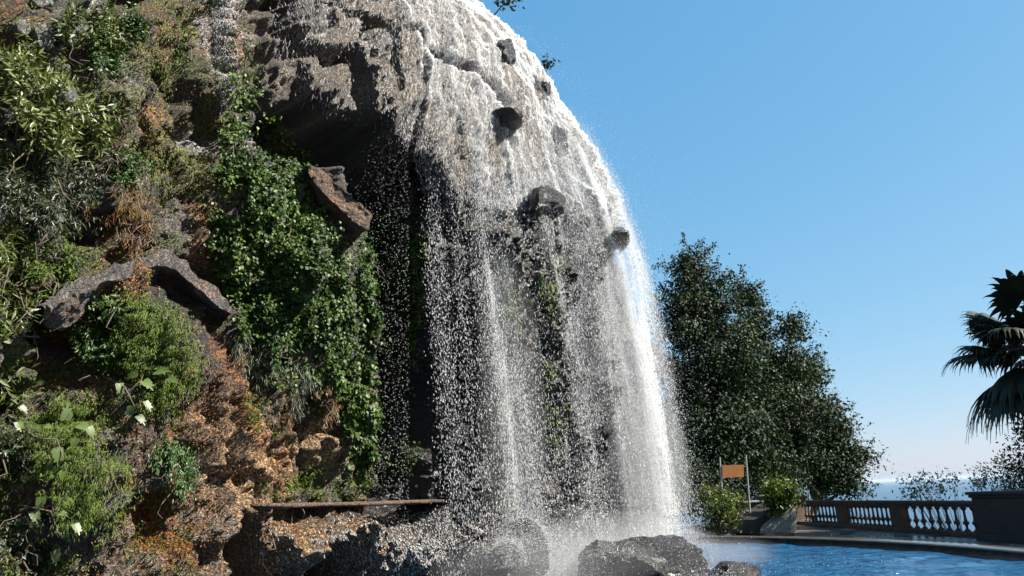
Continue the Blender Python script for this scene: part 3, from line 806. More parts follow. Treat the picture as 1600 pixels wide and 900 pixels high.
# fig sprigs: large lobed leaves on thin stems
def fig_leaf_shape():
    r_ = [.0, .35, .62, .55, .42, .75, .62, .45, .85, 1.0]
    a_ = [-180, -140, -105, -80, -62, -48, -30, -18, -7, 0]
    pts = [(r * math.cos(math.radians(a)) , r * math.sin(math.radians(a))) for r, a in zip(r_, a_)]
    full = [(.0, .0)] + [(x * .55 + .42 * (1 if x > 0 else .2), y * .55) for x, y in pts[1:]]
    mir = [(x, -y) for x, y in full[1:-1]][::-1]
    return np.array(full + mir)
FS = fig_leaf_shape()
def fig_sprig(label, tips, stem_px):
    p0, n0 = hit(*stem_px[0])
    o = empty('fig_sprig', p0); org = np.array(o.location)
    sp = []
    for k, (px, py) in enumerate(stem_px):
        p_, n_ = hit(px, py); sp.append(p_ + np.array([.8, -.6, 0]) * (.05 + .2 * min(1, k)))
    npmesh('stem', *(lambda a: (a[0] - org, a[1]))(tube(np.array(sp), np.linspace(.012, .005, len(sp)), 6)), M['bark'], o)
    for (px, py, size, ang) in tips:
        p_, n_ = hit(px, py); c = p_ + np.array([.8, -.6, .0]) * rng.uniform(.22, .34)
        a = math.radians(ang)
        view = unit(CAM - c); up = _U
        dv = unit(_R * math.cos(a) - up * math.sin(a) + view * rng.uniform(-.2, .5))
        nv = unit(view + np.array([.5, 0, .7]) + rng.normal(size=3) * .25)
        s_ = unit(np.cross(nv, dv)); n2 = unit(np.cross(dv, s_))
        sz = size * .8 * p_[1] / FPX
        V = c - org + sz * (FS[:, :1] * dv + FS[:, 1:] * s_ + (.25 * np.abs(FS[:, 1:]) - .15 * FS[:, :1] ** 2) * n2)
        mid = len(V); V = np.concatenate([V, [c - org + sz * .4 * dv]])
        m = len(FS)
        Ft = np.array([[mid, q_, (q_ + 1) % m] for q_ in range(m)])
        npmesh('leaf', V, Ft, M['fig'], o, attrs={'rnd': np.full(len(V), rng.random())})
    tag(o, label, 'fig branch', 'fig sprigs growing from the wall')
fig_sprig('fig sprig with broad pale leaves hanging over the lower left moss', [(66, 705, 34, 80), (105, 668, 30, 20), (84, 660, 32, -80), (118, 672, 26, 60), (75, 738, 32, 70), (92, 690, 22, 100), (60, 730, 26, 110)], [(10, 650), (40, 690), (70, 690), (80, 720)])
fig_sprig('fig sprig with upright green leaves below the moss cushion', [(200, 575, 34, -70), (188, 560, 30, -110), (225, 585, 34, -5), (205, 600, 30, 40), (190, 590, 28, 160), (235, 598, 26, 20)], [(190, 620), (200, 600), (205, 585)])
fig_sprig('few narrow fig leaves in front of the dark hollow right of the lobed ones', [(165, 605, 26, 80), (178, 640, 24, 100), (190, 655, 24, 50), (205, 632, 24, 60)], [(160, 590), (175, 610), (190, 640)])
fig_sprig('fig sprig with small leaves at the bottom left corner', [(70, 800, 22, 20), (90, 820, 24, 60), (68, 860, 30, 80), (40, 780, 26, 100), (35, 800, 26, 70)], [(30, 790), (60, 800), (75, 840)])
fig_sprig('little fig sprig at the left edge above the broad leaves', [(12, 640, 20, 40), (35, 608, 22, -30), (5, 665, 22, 70), (48, 670, 18, 20)], [(0, 600), (12, 640), (30, 660)])

# overhanging sprigs seen against the sky at the crest
def sky_sprig(label, px, py, Y, n_, r_):
    c = at_y([px], [py], Y)[0]
    o = empty('twig_sprig', c)
    pts = rng.normal(size=(n_, 3)) * np.array([r_, r_, r_ * .6])
    leaves('foliage', pts, rng.normal(size=(n_, 3)), rng.normal(size=(n_, 3)), .11, .07, M['tree'], o)
    npmesh('stem', *tube(np.array([[-.5, .3, -.35], [-.2, .1, -.1], [0, 0, 0], [.15, 0, .05]]), [.02, .015, .01, .005], 6), M['bark'], o)
    tag(o, label, 'twig', 'leafy twigs on the crest of the falls')
sky_sprig('leafy dark twig against the sky at the top of the falls', 793, 3, 15.6, 90, .13)
sky_sprig('small leafy twig on the crest to the right of the top one', 856, 99, 16.1, 60, .09)
# thin pale rod in the dark recess
p_ = at_y([608, 608], [296, 352], hit(608, 340)[0][1] - .15)
tag(npmesh('rod', *(lambda a: (a[0] - p_[1], a[1]))(tube(p_[[1, 0]], [.008, .008], 6)), M['metal'], origin=None), 'thin pale upright rod in the dark recess', 'rod').location = p_[1]

# ------------------------------------------------------------------ waterfall
wf = empty('waterfall', at_z(np.array([870.]), np.array([880.]), .2)[0])
WO = np.array(wf.location)
tag(wf, 'white spraying waterfall dropping from the rounded cliff into the pool', 'waterfall', kind='structure')
def drops(name, P, vel, R_, Ln, kind='stuff'):
    n_ = len(P)
    vel = unit(vel); ref = rng.normal(size=(n_, 3))
    A_ = unit(np.cross(vel, ref)); B_ = np.cross(vel, A_)
    V = np.empty((n_, 4, 3))
    V[:, 0] = P - vel * (Ln * .6)[:, None]
    for k in range(3):
        a = 2 * np.pi * k / 3
        V[:, k + 1] = P + vel * (Ln * .4)[:, None] + (A_ * math.cos(a) + B_ * math.sin(a)) * R_[:, None]
    b_ = np.arange(n_)[:, None] * 4
    Ft = np.concatenate([b_ + np.array(f) for f in ([0, 1, 2], [0, 2, 3], [0, 3, 1], [1, 3, 2])], 1).reshape(-1, 3)
    o = npmesh(name, V.reshape(-1, 3) - WO, Ft, M['drop'], wf)
    tag(o, kind=kind); return o
RIGHT = np.array([(-60, 715), (0, 768), (100, 868), (220, 938), (300, 978), (420, 1020), (600, 1060), (830, 1098), (920, 1110)], float)
LEFT = np.array([(-60, 560), (100, 600), (250, 650), (350, 655), (500, 668), (700, 682), (920, 692)], float)
SW = np.array([(0, .10), (.04, .26), (.08, .32), (.12, .26), (.2, .30), (.25, .46), (.30, 1.1), (.36, .9), (.42, .38), (.46, .24), (.51, .5), (.56, .95), (.61, 1.0), (.66, .65), (.72, .75), (.77, 1.25), (.83, 1.6), (.89, 1.3), (.94, .95), (.98, .8), (1.0, .4)])
def curtain(n_, ymin=180):
    N3 = n_ * 5; s_ = rng.random(N3); y = rng.uniform(ymin, 915, N3)
    wgt = np.interp(s_, SW[:, 0], SW[:, 1])
    # drifting strands
    wv = fbm(np.stack([s_ * 26, y * .004, np.zeros_like(y)], 1), 3, 501)
    wgt = wgt * np.clip(1 + 1.1 * wv, .15, 2.2)
    wgt = wgt * (1 + .8 * sstep(.45, .75, s_) * (1 - sstep(380, 640, y)))
    lip = np.interp(s_, [0, .3, .6, 1], [330, 300, 290, 230])
    wgt *= sstep(-90, 60, y - lip)
    keep = rng.random(N3) * 2.6 < wgt
    s_, y = s_[keep][:n_], y[keep][:n_]
    return s_, y
def fall_pos(s_, y, spread=1.0):
    L_ = np.interp(y, LEFT[:, 0], LEFT[:, 1]); R_ = np.interp(y, RIGHT[:, 0], RIGHT[:, 1])
    x = L_ + (R_ - L_) * s_ + rng.normal(size=len(s_)) * (2 + 6 * sstep(300, 900, y)) * spread
    Y = 12.0 + 3.1 * s_ + rng.normal(size=len(s_)) * .28 * spread
    return at_y(x, y, Y)
s_, y_ = curtain(150000)
Pd = fall_pos(s_, y_)
n_ = len(Pd); vel = np.tile(np.array([.06, -.05, -1.0]), (n_, 1)) + rng.normal(size=(n_, 3)) * .10
sz = .0024 + .0055 * rng.random(n_) ** 2.5
sz *= np.interp(s_, [0, .4, .8, 1], [1.0, .95, .85, .8])
drops('falling_drops', Pd, vel, sz, sz * rng.uniform(3, 9, n_))
# larger gobs
s_, y_ = curtain(4000); Pd = fall_pos(s_, y_, 1.2); n_ = len(Pd)
vel = np.tile(np.array([.06, -.05, -1.0]), (n_, 1)) + rng.normal(size=(n_, 3)) * .12
sz = .006 + .007 * rng.random(n_) ** 2
drops('falling_gobs', Pd, vel, sz, sz * rng.uniform(2.0, 3.5, n_))
# sparse spray left of the curtain (over the dark recess) and right into the sky
n_ = 3500
px = 640 - np.abs(rng.normal(size=n_)) * 55 ; py = rng.uniform(180, 900, n_)
Pd = at_y(px, py, 11.6 + rng.normal(size=n_) * .25)
d2 = 2600
yy = rng.uniform(40, 860, d2); rx_ = np.interp(yy, RIGHT[:, 0], RIGHT[:, 1])
xx = rx_ + rng.exponential(16, d2) * np.interp(yy, [0, 250, 350, 900], [.5, 2.2, 1.9, .9]) - 4
Pd = np.concatenate([Pd, at_y(xx, yy, 15.0 + rng.normal(size=d2) * .3)])
n_ = len(Pd); sz = .003 + .004 * rng.random(n_) ** 2
vel = np.tile(np.array([.15, -.05, -1.0]), (n_, 1)) + rng.normal(size=(n_, 3)) * .25
drops('drifting_spray', Pd, vel, sz, sz * rng.uniform(1.6, 3, n_))
# veils of water: three curved sheets one behind the other, torn into fine streaks
def sheet(name, off, gain, sx, sd, seed):
    ns, ny = 150, 130
    s1 = np.linspace(-.02, 1.015, ns); y1 = np.linspace(100, 925, ny)
    S_, Y_ = np.meshgrid(s1, y1)
    L_ = np.interp(Y_, LEFT[:, 0], LEFT[:, 1]); R_ = np.interp(Y_, RIGHT[:, 0], RIGHT[:, 1])
    Pq = at_y((L_ + (R_ - L_) * S_).ravel(), Y_.ravel(), (12.0 + 3.1 * S_ + off + .10 * np.sin(S_ * 40 + seed)).ravel())
    wv = fbm(np.stack([S_.ravel() * 22 + seed, Y_.ravel() * .003, np.zeros(S_.size)], 1), 3, 510 + seed)
    de = np.interp(S_, SW[:, 0], SW[:, 1]).ravel() / 1.5
    de = de * (1 + .7 * sstep(.40, .7, S_) * (1 - sstep(380, 640, Y_))).ravel()
    lip = np.interp(S_, [0, .3, .6, 1], [250, 210, 190, 170]).ravel()
    de = gain * np.clip(de, 0, 1.1) ** .8 * np.clip(1 + .9 * wv, .2, 1.6) * sstep(-90, 130, Y_.ravel() - lip)
    de *= sstep(-.02, .05, S_.ravel()) * (1 - sstep(.97, 1.015, S_.ravel()))
    ac = (S_.ravel() * 5.6); fl = np.stack([ac, Pq[:, 2], np.zeros(len(ac))], 1)
    i = np.arange(ny - 1)[:, None]; j = np.arange(ns - 1)[None]
    Fq = np.stack([i * ns + j, i * ns + j + 1, (i + 1) * ns + j + 1, (i + 1) * ns + j], -1).reshape(-1, 4)
    o = npmesh(name, Pq - WO, Fq, m_sheet('veil_%d' % seed, sx, sd, seed), wf, smooth=True, attrs={'flow': fl, 'dens': de})
    tag(o, kind='stuff')
sheet('water_veil', -.22, .80, 115, 15, 1)
sheet('water_veil', .0, .84, 140, 20, 2)
sheet('water_veil', .22, .80, 95, 12, 3)
# the film that clings to the rounded rock under the crest
gx, gy = project(P1)
ff = sstep(545, 760, gx + .12 * (300 - gy)) * .95 + .10
ff = np.maximum(ff, .62 * blob(495, 42, 70, 42, 15, .6)); ff = np.maximum(ff, .40 * blob(595, 140, 45, 85, 8, .6)) * sstep(415, 470, gx) * (1 - .3 * sstep(120, 320, gy) * (1 - sstep(740, 840, gx))) * (1 - sstep(-40, 90, gy - np.interp(gx, [400, 470, 560, 640, 700, 800, 1000], [120, 165, 190, 235, 300, 330, 330])))
ff *= np.clip(1 + .8 * fbm(P0 * np.array([3.2, 3.2, .5]), 3, 611), .25, 1.5)
ff = (ff * (P0[:, 1] < 18)).reshape(NZ, NU)
offn = fbm(P0 * np.array([4, 4, 1.0]), 2, 615)
PF = (P1 + Nn * (.05 + .015 * offn)[:, None]).reshape(NZ, NU, 3)
arc = np.concatenate([[0], np.cumsum(np.linalg.norm(np.diff(G[NZ // 2], axis=0), axis=1))])
flow = np.stack([np.broadcast_to(arc, (NZ, NU)) - .12 * G[..., 2], G[..., 2], np.zeros((NZ, NU))], -1)
i = np.arange(NZ - 1)[:, None]; j = np.arange(NU - 1)[None]
FF = np.stack([i * NU + j, i * NU + j + 1, (i + 1) * NU + j + 1, (i + 1) * NU + j], -1).reshape(-1, 4)
ffv = ff.ravel(); FF = FF[ffv[FF].max(1) > .03]
used, inv = np.unique(FF, return_inverse=True)
tag(npmesh('water_skin', PF.reshape(-1, 3)[used] - WO, inv.reshape(-1, 4), m_sheet('film_skin', 85, 16, 5, 3.0), wf, smooth=True, attrs={'flow': flow.reshape(-1, 3)[used], 'dens': np.clip(ffv[used] * (.80 + .18 * sstep(620, 800, gx[used])), 0, 1.0)}), kind='stuff')
# film of streaks on the rounded rock
def film(n_, poly, wfun, lo=.03, hi=.11, off=.03, rad=.007):
    px, py = in_poly(n_, poly)
    k = rng.random(n_) < wfun(px, py); px, py = px[k], py[k]
    Pp, Nm, ok = cast(px, py); Pp, Nm = Pp[ok], Nm[ok]
    Nm = unit(Nm + np.array([.6, -.6, .3]))
    m = len(Pp)
    g = np.tile(DOWN, (m, 1)) + np.array([.25, -.1, 0]); g -= (g * Nm).sum(1)[:, None] * Nm
    Ps = Pp + Nm * (off * rng.random(m))[:, None]
    sz = rad * rng.uniform(.5, 1.4, m)
    return Ps, g + rng.normal(size=(m, 3)) * .12, sz, rng.uniform(lo, hi, m)
fpoly = [(415, -5), (768, -5), (870, 98), (940, 218), (985, 310), (900, 330), (760, 330), (660, 300), (640, 235), (560, 195), (470, 170), (430, 90)]
def fw(px, py):
    a = .06 + .85 * sstep(560, 760, px + .12 * (300 - py)) + .15 * ((py < 95) & (px > 430) & (px < 560))
    st = fbm(np.stack([(px - .25 * py) * .05, py * .008, np.zeros_like(px)], 1), 3, 601)
    return np.clip(a * np.clip(.75 + 1.2 * st, .05, 1.4), 0, 1)
a_ = film(40000, fpoly, fw, .03, .10, .10, .0035)
drops('water_film', *a_)
b_ = film(2200, [(330, -5), (372, -5), (372, 150), (345, 170), (335, 90)], lambda x, y: np.full(len(x), .6), .02, .05, .01, .004)
c_ = film(9000, [(410, 800), (700, 800), (720, 905), (400, 905)], lambda x, y: .05 + .6 * sstep(560, 700, x), .02, .05, .02, .006)
drops('seep_streaks', *[np.concatenate([u, v_]) for u, v_ in zip(b_, c_)])
# water curling over the jutting rocks and boulders
SP, SV = [], []
for p_, rx_, rz_ in KN:
    m = 800
    x = rng.normal(size=m) * rx_ * .8
    arc = rz_ * 1.1 * np.sqrt(np.clip(1 - (x / (rx_ * 1.8)) ** 2, 0, 1)) + rng.exponential(.03, m) - .02
    SP.append(p_ + np.stack([x, -.15 + rng.normal(size=m) * .15, arc], 1)); SV.append(np.stack([x * 3, np.full(m, -.2), np.full(m, -.8)], 1))
for bx, by, bz, ra, rb, rc in BOULD:
    m = int(6500 * ra ** .5) if ra < .6 else 1400
    dd = unit(rng.normal(size=(m, 3)) + np.array([0, -.7, .9])); dd[:, 2] = np.abs(dd[:, 2])
    k = .98 + rng.exponential(.32 if ra < .6 else .16, m)
    SP.append(np.array([bx, by, bz]) + dd * np.array([ra, rb, rc]) * k[:, None]); SV.append(dd + DOWN * .4)
m = 42000
px = np.where(rng.random(m) < .4, rng.normal(size=m) * 45 + 835, rng.normal(size=m) * 120 + 915); py = 908 - np.abs(rng.normal(size=m)) * 46 * np.exp(-((px - 870) / 190) ** 2)
SP.append(at_y(px, py, rng.uniform(11.6, 14.6, m))); SV.append(rng.normal(size=(m, 3)) + np.array([0, 0, .5]))
m = 450
ang = rng.uniform(-1.0, .6, m); rad_ = rng.exponential(1.3, m) + .3
base = np.array([3.0, 14.6, WZ])
q_ = np.stack([base[0] + rad_ * np.cos(ang) * 1.1, base[1] + rad_ * np.sin(ang), WZ + .02 + np.abs(rng.normal(size=m)) * .07], 1)
SP.append(q_); SV.append(rng.normal(size=(m, 3)) + np.array([0, 0, .5]))
SP = np.concatenate(SP); SV = np.concatenate(SV); m = len(SP)
sz = .0025 + .005 * rng.random(m) ** 2.2
drops('splash', SP, SV + rng.normal(size=(m, 3)) * .2, sz, sz * rng.uniform(1.2, 3, m))
# foam patches on the pool under the falls
# mist: soft bodies of fine spray
def mist_body(name, c, rad, mat):
    bm = bmesh.new(); bmesh.ops.create_icosphere(bm, subdivisions=3, radius=1)
    sd_ = rng.integers(100)
    V = np.array([v.co[:] for v in bm.verts]); s2 = 1 + .18 * fbm(V * 1.5 + sd_, 2, int(sd_))
    for v, k in zip(bm.verts, s2): v.co = Vector((v.co.x * rad[0] * k, v.co.y * rad[1] * k, v.co.z * rad[2] * k))
    o = bmobj(name, bm, mat, wf, True, np.asarray(c) - WO); tag(o, kind='stuff')
def mb(px, py, Y, rxp, rzp, ry, mat='mist'):
    c = at_y([px], [py], Y)[0]; k = Y / FPX
    mist_body('mist', c, (rxp * k, ry, rzp * k), M[mat])
mb(985, 620, 14.5, 40, 270, .5, 'mistcol'); mb(960, 600, 14.3, 90, 300, .5, 'mistlow'); mb(800, 640, 12.9, 55, 250, .4, 'mistlow')
mb(850, 885, 11.2, 170, 46, .5, 'mistlow'); mb(835, 890, 11.0, 100, 60, .4, 'mistlow')
mb(995, 740, 14.4, 85, 130, .6, 'mistcol')
for _k in range(4): mb(905, 868, 13.3, 215 - 30 * _k, 70 - 14 * _k, .8 - .1 * _k, 'mistlow')
for _k in range(6): mb(1085 + 10 * _k, 866, 14.8 + .3 * _k, 130 - 18 * _k, 24 - 2 * _k, 1.6 - .2 * _k, 'mistthin')

# ------------------------------------------------------------------ balustrade
bal = empty('balustrade', (BL0[0], BL0[1], 0), math.atan2(bdir[1], bdir[0]))
tag(bal, 'shaded stone balustrade with turned balusters along the far edge of the terrace', 'balustrade')
BLEN = np.linalg.norm(BL1 - BL0)
def boxpart(name, lo, hi, mat, par, bev=.012):
    bm = bmesh.new(); bm_box(bm, lo, hi, bev); return bmobj(name, bm, mat, par)
boxpart('plinth', (0, -.17, 0), (BLEN, .17, .14), M['stone'], bal)
bm = bmesh.new(); bm_box(bm, (0, -.14, .82), (BLEN, .14, .90), .01); bm_box(bm, (-.02, -.2, .902), (BLEN, .2, 1.0), .02)
bmobj('top_rail', bm, M['stone'], bal)
def lathe(name, prof, mat, n_=12):
    V = []; 
    for r_, z in prof:
        for k in range(n_):
            a = 2 * np.pi * k / n_; V.append((r_ * math.cos(a), r_ * math.sin(a), z))
    m = len(prof); i = np.arange(m - 1)[:, None]; j = np.arange(n_)[None]
    Fq = np.stack([i * n_ + j, i * n_ + (j + 1) % n_, (i + 1) * n_ + (j + 1) % n_, (i + 1) * n_ + j], -1).reshape(-1, 4)
    return V, Fq
prof = [(.08, .14), (.08, .19), (.05, .20), (.036, .225), (.034, .27), (.05, .325), (.082, .345), (.088, .375), (.085, .41), (.055, .43), (.045, .47), (.036, .55), (.033, .64), (.036, .72), (.06, .745), (.08, .765), (.08, .822)]
bV, bF = lathe('baluster', prof, None)
bme = None
posts = [0.0, 3.95, 7.75, BLEN]
def post(x0, x1, name='post'):
    bm = bmesh.new(); bm_box(bm, (x0, -.155, .142), (x1, .155, .818), .008)
    bm_box(bm, (x0 + .05, -.163, .22), (x1 - .05, .163, .74), .006)
    bmobj(name, bm, M['stone'], bal)
PW = .55
edges = [(.45, 3.45), (4.0, 7.15), (7.75, BLEN - .05)]
post(3.45, 4.0); post(7.15, 7.75)
for (x0, x1), cnt in zip(edges, (10, 11, 11)):
    for k in range(cnt):
        x = x0 + (x1 - x0) * (k + .5) / cnt
        if bme is None:
            o = npmesh('baluster', bV, bF, M['stone'], bal, smooth=True); bme = o.data
        else:
            o = bpy.data.objects.new('baluster', bme); link(o, bal)
        o.location = (x, 0, 0)
def pier(label, s0, length, wid, h, mat, cap=.1, name='pedestal'):
    p = BL0 + bdir * s0
    o = empty(name, (p[0], p[1], 0), math.atan2(bdir[1], bdir[0]))
    boxpart('base', (-.06, -wid / 2 - .06, 0), (length + .06, wid / 2 + .06, .2), mat, o, .015)
    boxpart('shaft', (0, -wid / 2, .202), (length, wid / 2, h - .16), mat, o, .012)
    bm = bmesh.new(); bm_box(bm, (-.05, -wid / 2 - .05, h - .158), (length + .05, wid / 2 + .05, h - .09), .02); bm_box(bm, (-cap, -wid / 2 - cap, h - .088), (length + cap, wid / 2 + cap, h), .03)
    bmobj('cap', bm, mat, o)
    tag(o, label, 'pedestal')
pier('stone pier with stepped cap closing the far end of the balustrade', -.75, .72, .8, 1.22, M['stone'])
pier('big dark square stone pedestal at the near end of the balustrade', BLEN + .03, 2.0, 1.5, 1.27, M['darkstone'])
# next run of balustrade, right of the pedestal
b2 = empty('balustrade', (BL1[0] + .1, BL1[1] - 2.3, 0), math.radians(-68))
tag(b2, 'short dark run of balustrade right of the big pedestal at the frame edge', 'balustrade')
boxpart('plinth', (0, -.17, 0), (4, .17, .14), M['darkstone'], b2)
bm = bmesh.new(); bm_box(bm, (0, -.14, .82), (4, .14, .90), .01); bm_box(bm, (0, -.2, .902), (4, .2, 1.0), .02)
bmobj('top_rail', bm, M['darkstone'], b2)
for k in range(11):
    o = bpy.data.objects.new('baluster', bme); link(o, b2); o.location = (.25 + k * .34, 0, 0)

# ------------------------------------------------------------------ trees
def tree(label, base, trunk_h, lobes, mat, nper, leafL, leafW, name='tree', group=None, cl_r=.40):
    """lobes: (x,y,z, rx,ry,rz) world"""
    o = empty(name, base); org = np.array(base, float)
    tubes = []
    top = np.mean([l[:3] for l in lobes], 0); top = np.array([top[0] * .5 + base[0] * .5, top[1] * .5 + base[1] * .5, base[2] + trunk_h])
    tp = np.linspace(0, 1, 7)[:, None] * (top - org) + np.c_[rng.normal(size=7) * .08, rng.normal(size=7) * .08, np.zeros(7)]
    tubes.append(tube(tp, np.linspace(.26, .14, 7), 9))
    P_, R_, Q_ = [], [], []  # leaf points, tints, outward directions
    limb = []
    for l in lobes:
        c = np.array(l[:3]); r = np.array(l[3:])
        e = c - org; s0 = tp[-2]
        lp = s0 + np.linspace(0, 1, 6)[:, None] * (e - s0) + rng.normal(size=(6, 3)) * .08; lp[0] = s0
        limb.append(tube(lp, np.linspace(.11, .025, 6), 6))
        ncl = max(6, int(23 * (r[0] * r[2]) ** .8))
        d_ = unit(rng.normal(size=(ncl, 3))) * (rng.random(ncl)[:, None] ** .38)
        cc = c + d_ * r * .88
        for q_ in range(ncl):
            if rng.random() < .35: limb.append(tube(np.array([e, (e + cc[q_] - org) / 2 + rng.normal(size=3) * .1, cc[q_] - org]), [.03, .018, .008], 5))
            m = int(nper * rng.uniform(.5, 1.5))
            g = rng.normal(size=(m, 3)) * cl_r * rng.uniform(.55, 1.2) * np.array([1, 1, .7])
            P_.append(cc[q_] - org + g); R_.append(np.clip(rng.normal(size=m) * .2 + rng.uniform(.1, .8), 0, 1)); Q_.append(unit(d_[q_] + unit(g) * .9 + np.array([0, 0, .35])))
        ns = max(6, int(11 * (r[0] * r[2]) ** .6))
        for q_ in range(ns):                     # twigs that stick out of the outline
            d1 = unit(rng.normal(size=3) * np.array([1, .6, 1]) + np.array([.1, 0, .35])); st0 = c + d1 * r * .85 - org
            ln = rng.uniform(.4, 1.15); m = 60; tq = rng.random((m, 1))
            P_.append(st0 + d1 * ln * tq + rng.normal(size=(m, 3)) * .17 * (1.15 - tq)); R_.append(np.clip(rng.normal(size=m) * .2 + .5, 0, 1)); Q_.append(np.tile(d1, (m, 1)))
            limb.append(tube(np.array([st0 - d1 * r * .3, st0, st0 + d1 * ln]), [.02, .014, .005], 5))
    P_ = np.concatenate(P_); R_ = np.concatenate(R_); m = len(P_)
    npmesh('trunk', *join(tubes), M['bark'], o, smooth=True)
    tag(npmesh('limb', *join(limb), M['bark'], o, smooth=True), kind='stuff')
    dv = rng.normal(size=(m, 3)) + DOWN * .3
    nv = rng.normal(size=(m, 3)) * .38 + np.concatenate(Q_)
    leaves('crown', P_, dv, nv, leafL * rng.uniform(.6, 1.3, m), leafW * rng.uniform(.6, 1.3, m), mat, o, rnd=R_)
    tag(o, label, 'tree', group)
def lobe(px, py, rx, ry, Y, dy=1.3):
    c = at_y([px], [py], Y)[0]; k = Y / FPX
    return (*c, rx * k, max(.35, min(rx, ry) * k * dy), ry * k)
TG = 'evergreen trees behind the falls'
tree('tallest dark evergreen tree right beside the falling water', (7.6, 30.5, -1.2), 5.0,
    [lobe(*a, 30.5) for a in [(1082, 418, 30, 26), (1065, 495, 40, 60), (1110, 472, 40, 44), (1085, 590, 65, 75), (1140, 560, 55, 70), (1110, 690, 75, 70), (1060, 680, 40, 90), (1150, 690, 60, 70)]], M['tree'], 170, .15, .085, group=TG)
tree('dark evergreen tree with a stepped crown in the middle of the clump', (10.4, 32.0, -1.2), 4.2,
    [lobe(*a, 33.0) for a in [(1163, 462, 20, 24), (1178, 520, 26, 44), (1236, 512, 18, 20), (1222, 572, 44, 38), (1190, 630, 60, 60), (1240, 650, 55, 60), (1200, 715, 70, 50)]], M['tree'], 170, .15, .085, group=TG)
tree('low spreading evergreen tree at the right end of the clump', (13.6, 37.5, -2.5), 4.0,
    [lobe(*a, 37.0) for a in [(1262, 588, 22, 30), (1272, 655, 36, 42), (1302, 685, 24, 26), (1342, 714, 16, 6), (1282, 725, 46, 30), (1318, 732, 18, 22), (1250, 715, 40, 40), (1292, 755, 44, 14), (1328, 762, 14, 10)]], M['tree'], 170, .16, .09, group=TG)
def bush(label, c, lobes, mat, nper, L, W, name='bush', cat='bush', group=None, base=None, cl_r=.14, dens=60):
    o = empty(name, base if base is not None else c); org = np.array(o.location)
    P_, R_ = [], []; st = []
    for l in lobes:
        cc0 = np.array(l[:3]); r = np.array(l[3:])
        ncl = max(5, int(dens * (r[0] * r[2]) ** .7))
        cc = cc0 + unit(rng.normal(size=(ncl, 3))) * (rng.random((ncl, 1)) ** .4) * r
        for q_ in cc:
            m = int(nper * rng.uniform(.5, 1.5))
            P_.append(q_ - org + rng.normal(size=(m, 3)) * cl_r); R_.append(np.clip(rng.normal(size=m) * .25 + rng.uniform(.25, .75), 0, 1))
            if rng.random() < .5: st.append(tube(np.array([[rng.normal() * .08, rng.normal() * .08, 0], (q_ - org) * .5 + rng.normal(size=3) * .05, q_ - org]), [.018, .012, .005], 5))
    P_ = np.concatenate(P_); m = len(P_)
    tag(npmesh('stem', *join(st), M['bark'], o), kind='stuff')
    leaves('foliage', P_, rng.normal(size=(m, 3)) + np.array([0, 0, .2]), rng.normal(size=(m, 3)) * .7 + np.array([.2, 0, .8]), L * rng.uniform(.6, 1.3, m), W * rng.uniform(.6, 1.3, m), mat, o, rnd=np.concatenate(R_))
    tag(o, label, cat, group)
# shrubs by the sign and on the stone ramp
def lob(px, py, rx, ry, Y): return lobe(px, py, rx, ry, Y, 1.0)
g = at_z(np.array([1215.]), np.array([826.]), 0.0)[0]
SY = 24.5
bush('round bright-green bush on top of the pale stone ramp', None, [lob(1219, 762, 21, 20, 23.4), lob(1206, 778, 17, 20, 23.4), lob(1225, 775, 12, 12, 23.4)], M['bush'], 80, .10, .06, base=at_y([1215], [800], 23.6)[0], cl_r=.11)
bush('ragged green shrub in the spray at the left foot of the orange sign', None, [lob(1118, 785, 24, 24, 24.0), lob(1128, 812, 26, 16, 24.0)], M['bush'], 50, .10, .06, base=at_y([1118], [820], 24.0)[0], cl_r=.14)
bush('yellow-green shrub below the right side of the orange sign', None, [lob(1148, 785, 18, 16, 24.4), lob(1140, 805, 16, 18, 24.4)], M['bush'], 44, .10, .06, base=at_y([1145], [822], 24.4)[0], cl_r=.12)
wp = at_z(np.array([1130.]), np.array([828.]), 0.02)[0]
n_ = 5200
px, py = rng.uniform(1090, 1200, n_), rng.uniform(826, 832, n_)
gp = at_z(px, py, .01); gp[:, 0] += rng.normal(size=n_) * .2; gp[:, 1] += rng.normal(size=n_) * .5
tag(leaves('grass', gp, np.array([0, 0, 1.]) + rng.normal(size=(n_, 3)) * .4, rng.normal(size=(n_, 3)), .22 * rng.uniform(.4, 1.3, n_), .018, M['brightmoss']), 'short wet grass along the far pool rim', 'grass', kind='stuff')
bush('airy light-green shrub showing above the balustrade rail', None, [lob(1415, 758, 14, 12, 27.5), lob(1450, 752, 22, 11, 27.5), lob(1438, 772, 36, 12, 27.5), lob(1478, 768, 16, 12, 27.5), lob(1482, 748, 6, 5, 27.5)], M['fig'], 14, .13, .06, base=(15.5, 27.5, -2.2), cl_r=.16, dens=42)
bush('leafy shrub behind the big dark pedestal', None, [lob(1530, 752, 20, 14, 24.5), (lob(1535, 738, 8, 10, 24.5)), lob(1575, 748, 30, 18, 24.5), lob(1570, 730, 10, 10, 24.5)], M['fig'], 22, .11, .05, base=(16.5, 24.5, -2), cl_r=.14, dens=50)
bush('dark tree foliage at the right frame edge under the palm', None, [lob(1600, 720, 22, 30, 23.0), lob(1608, 680, 20, 30, 23.0), lob(1600, 755, 20, 20, 23.0)], M['tree'], 40, .11, .055, base=(17.2, 23.0, -2), cl_r=.2, dens=50)
# low shaded foliage that closes the view beneath the trees
bush('dark undergrowth below the evergreen trees behind the sign', None, [lob(1120, 770, 60, 40, 28.5), lob(1190, 770, 60, 36, 29.0), lob(1060, 760, 50, 60, 28.0)], M['tree'], 60, .15, .08, base=(9.5, 28.8, 0), cl_r=.28, dens=34, name='undergrowth')

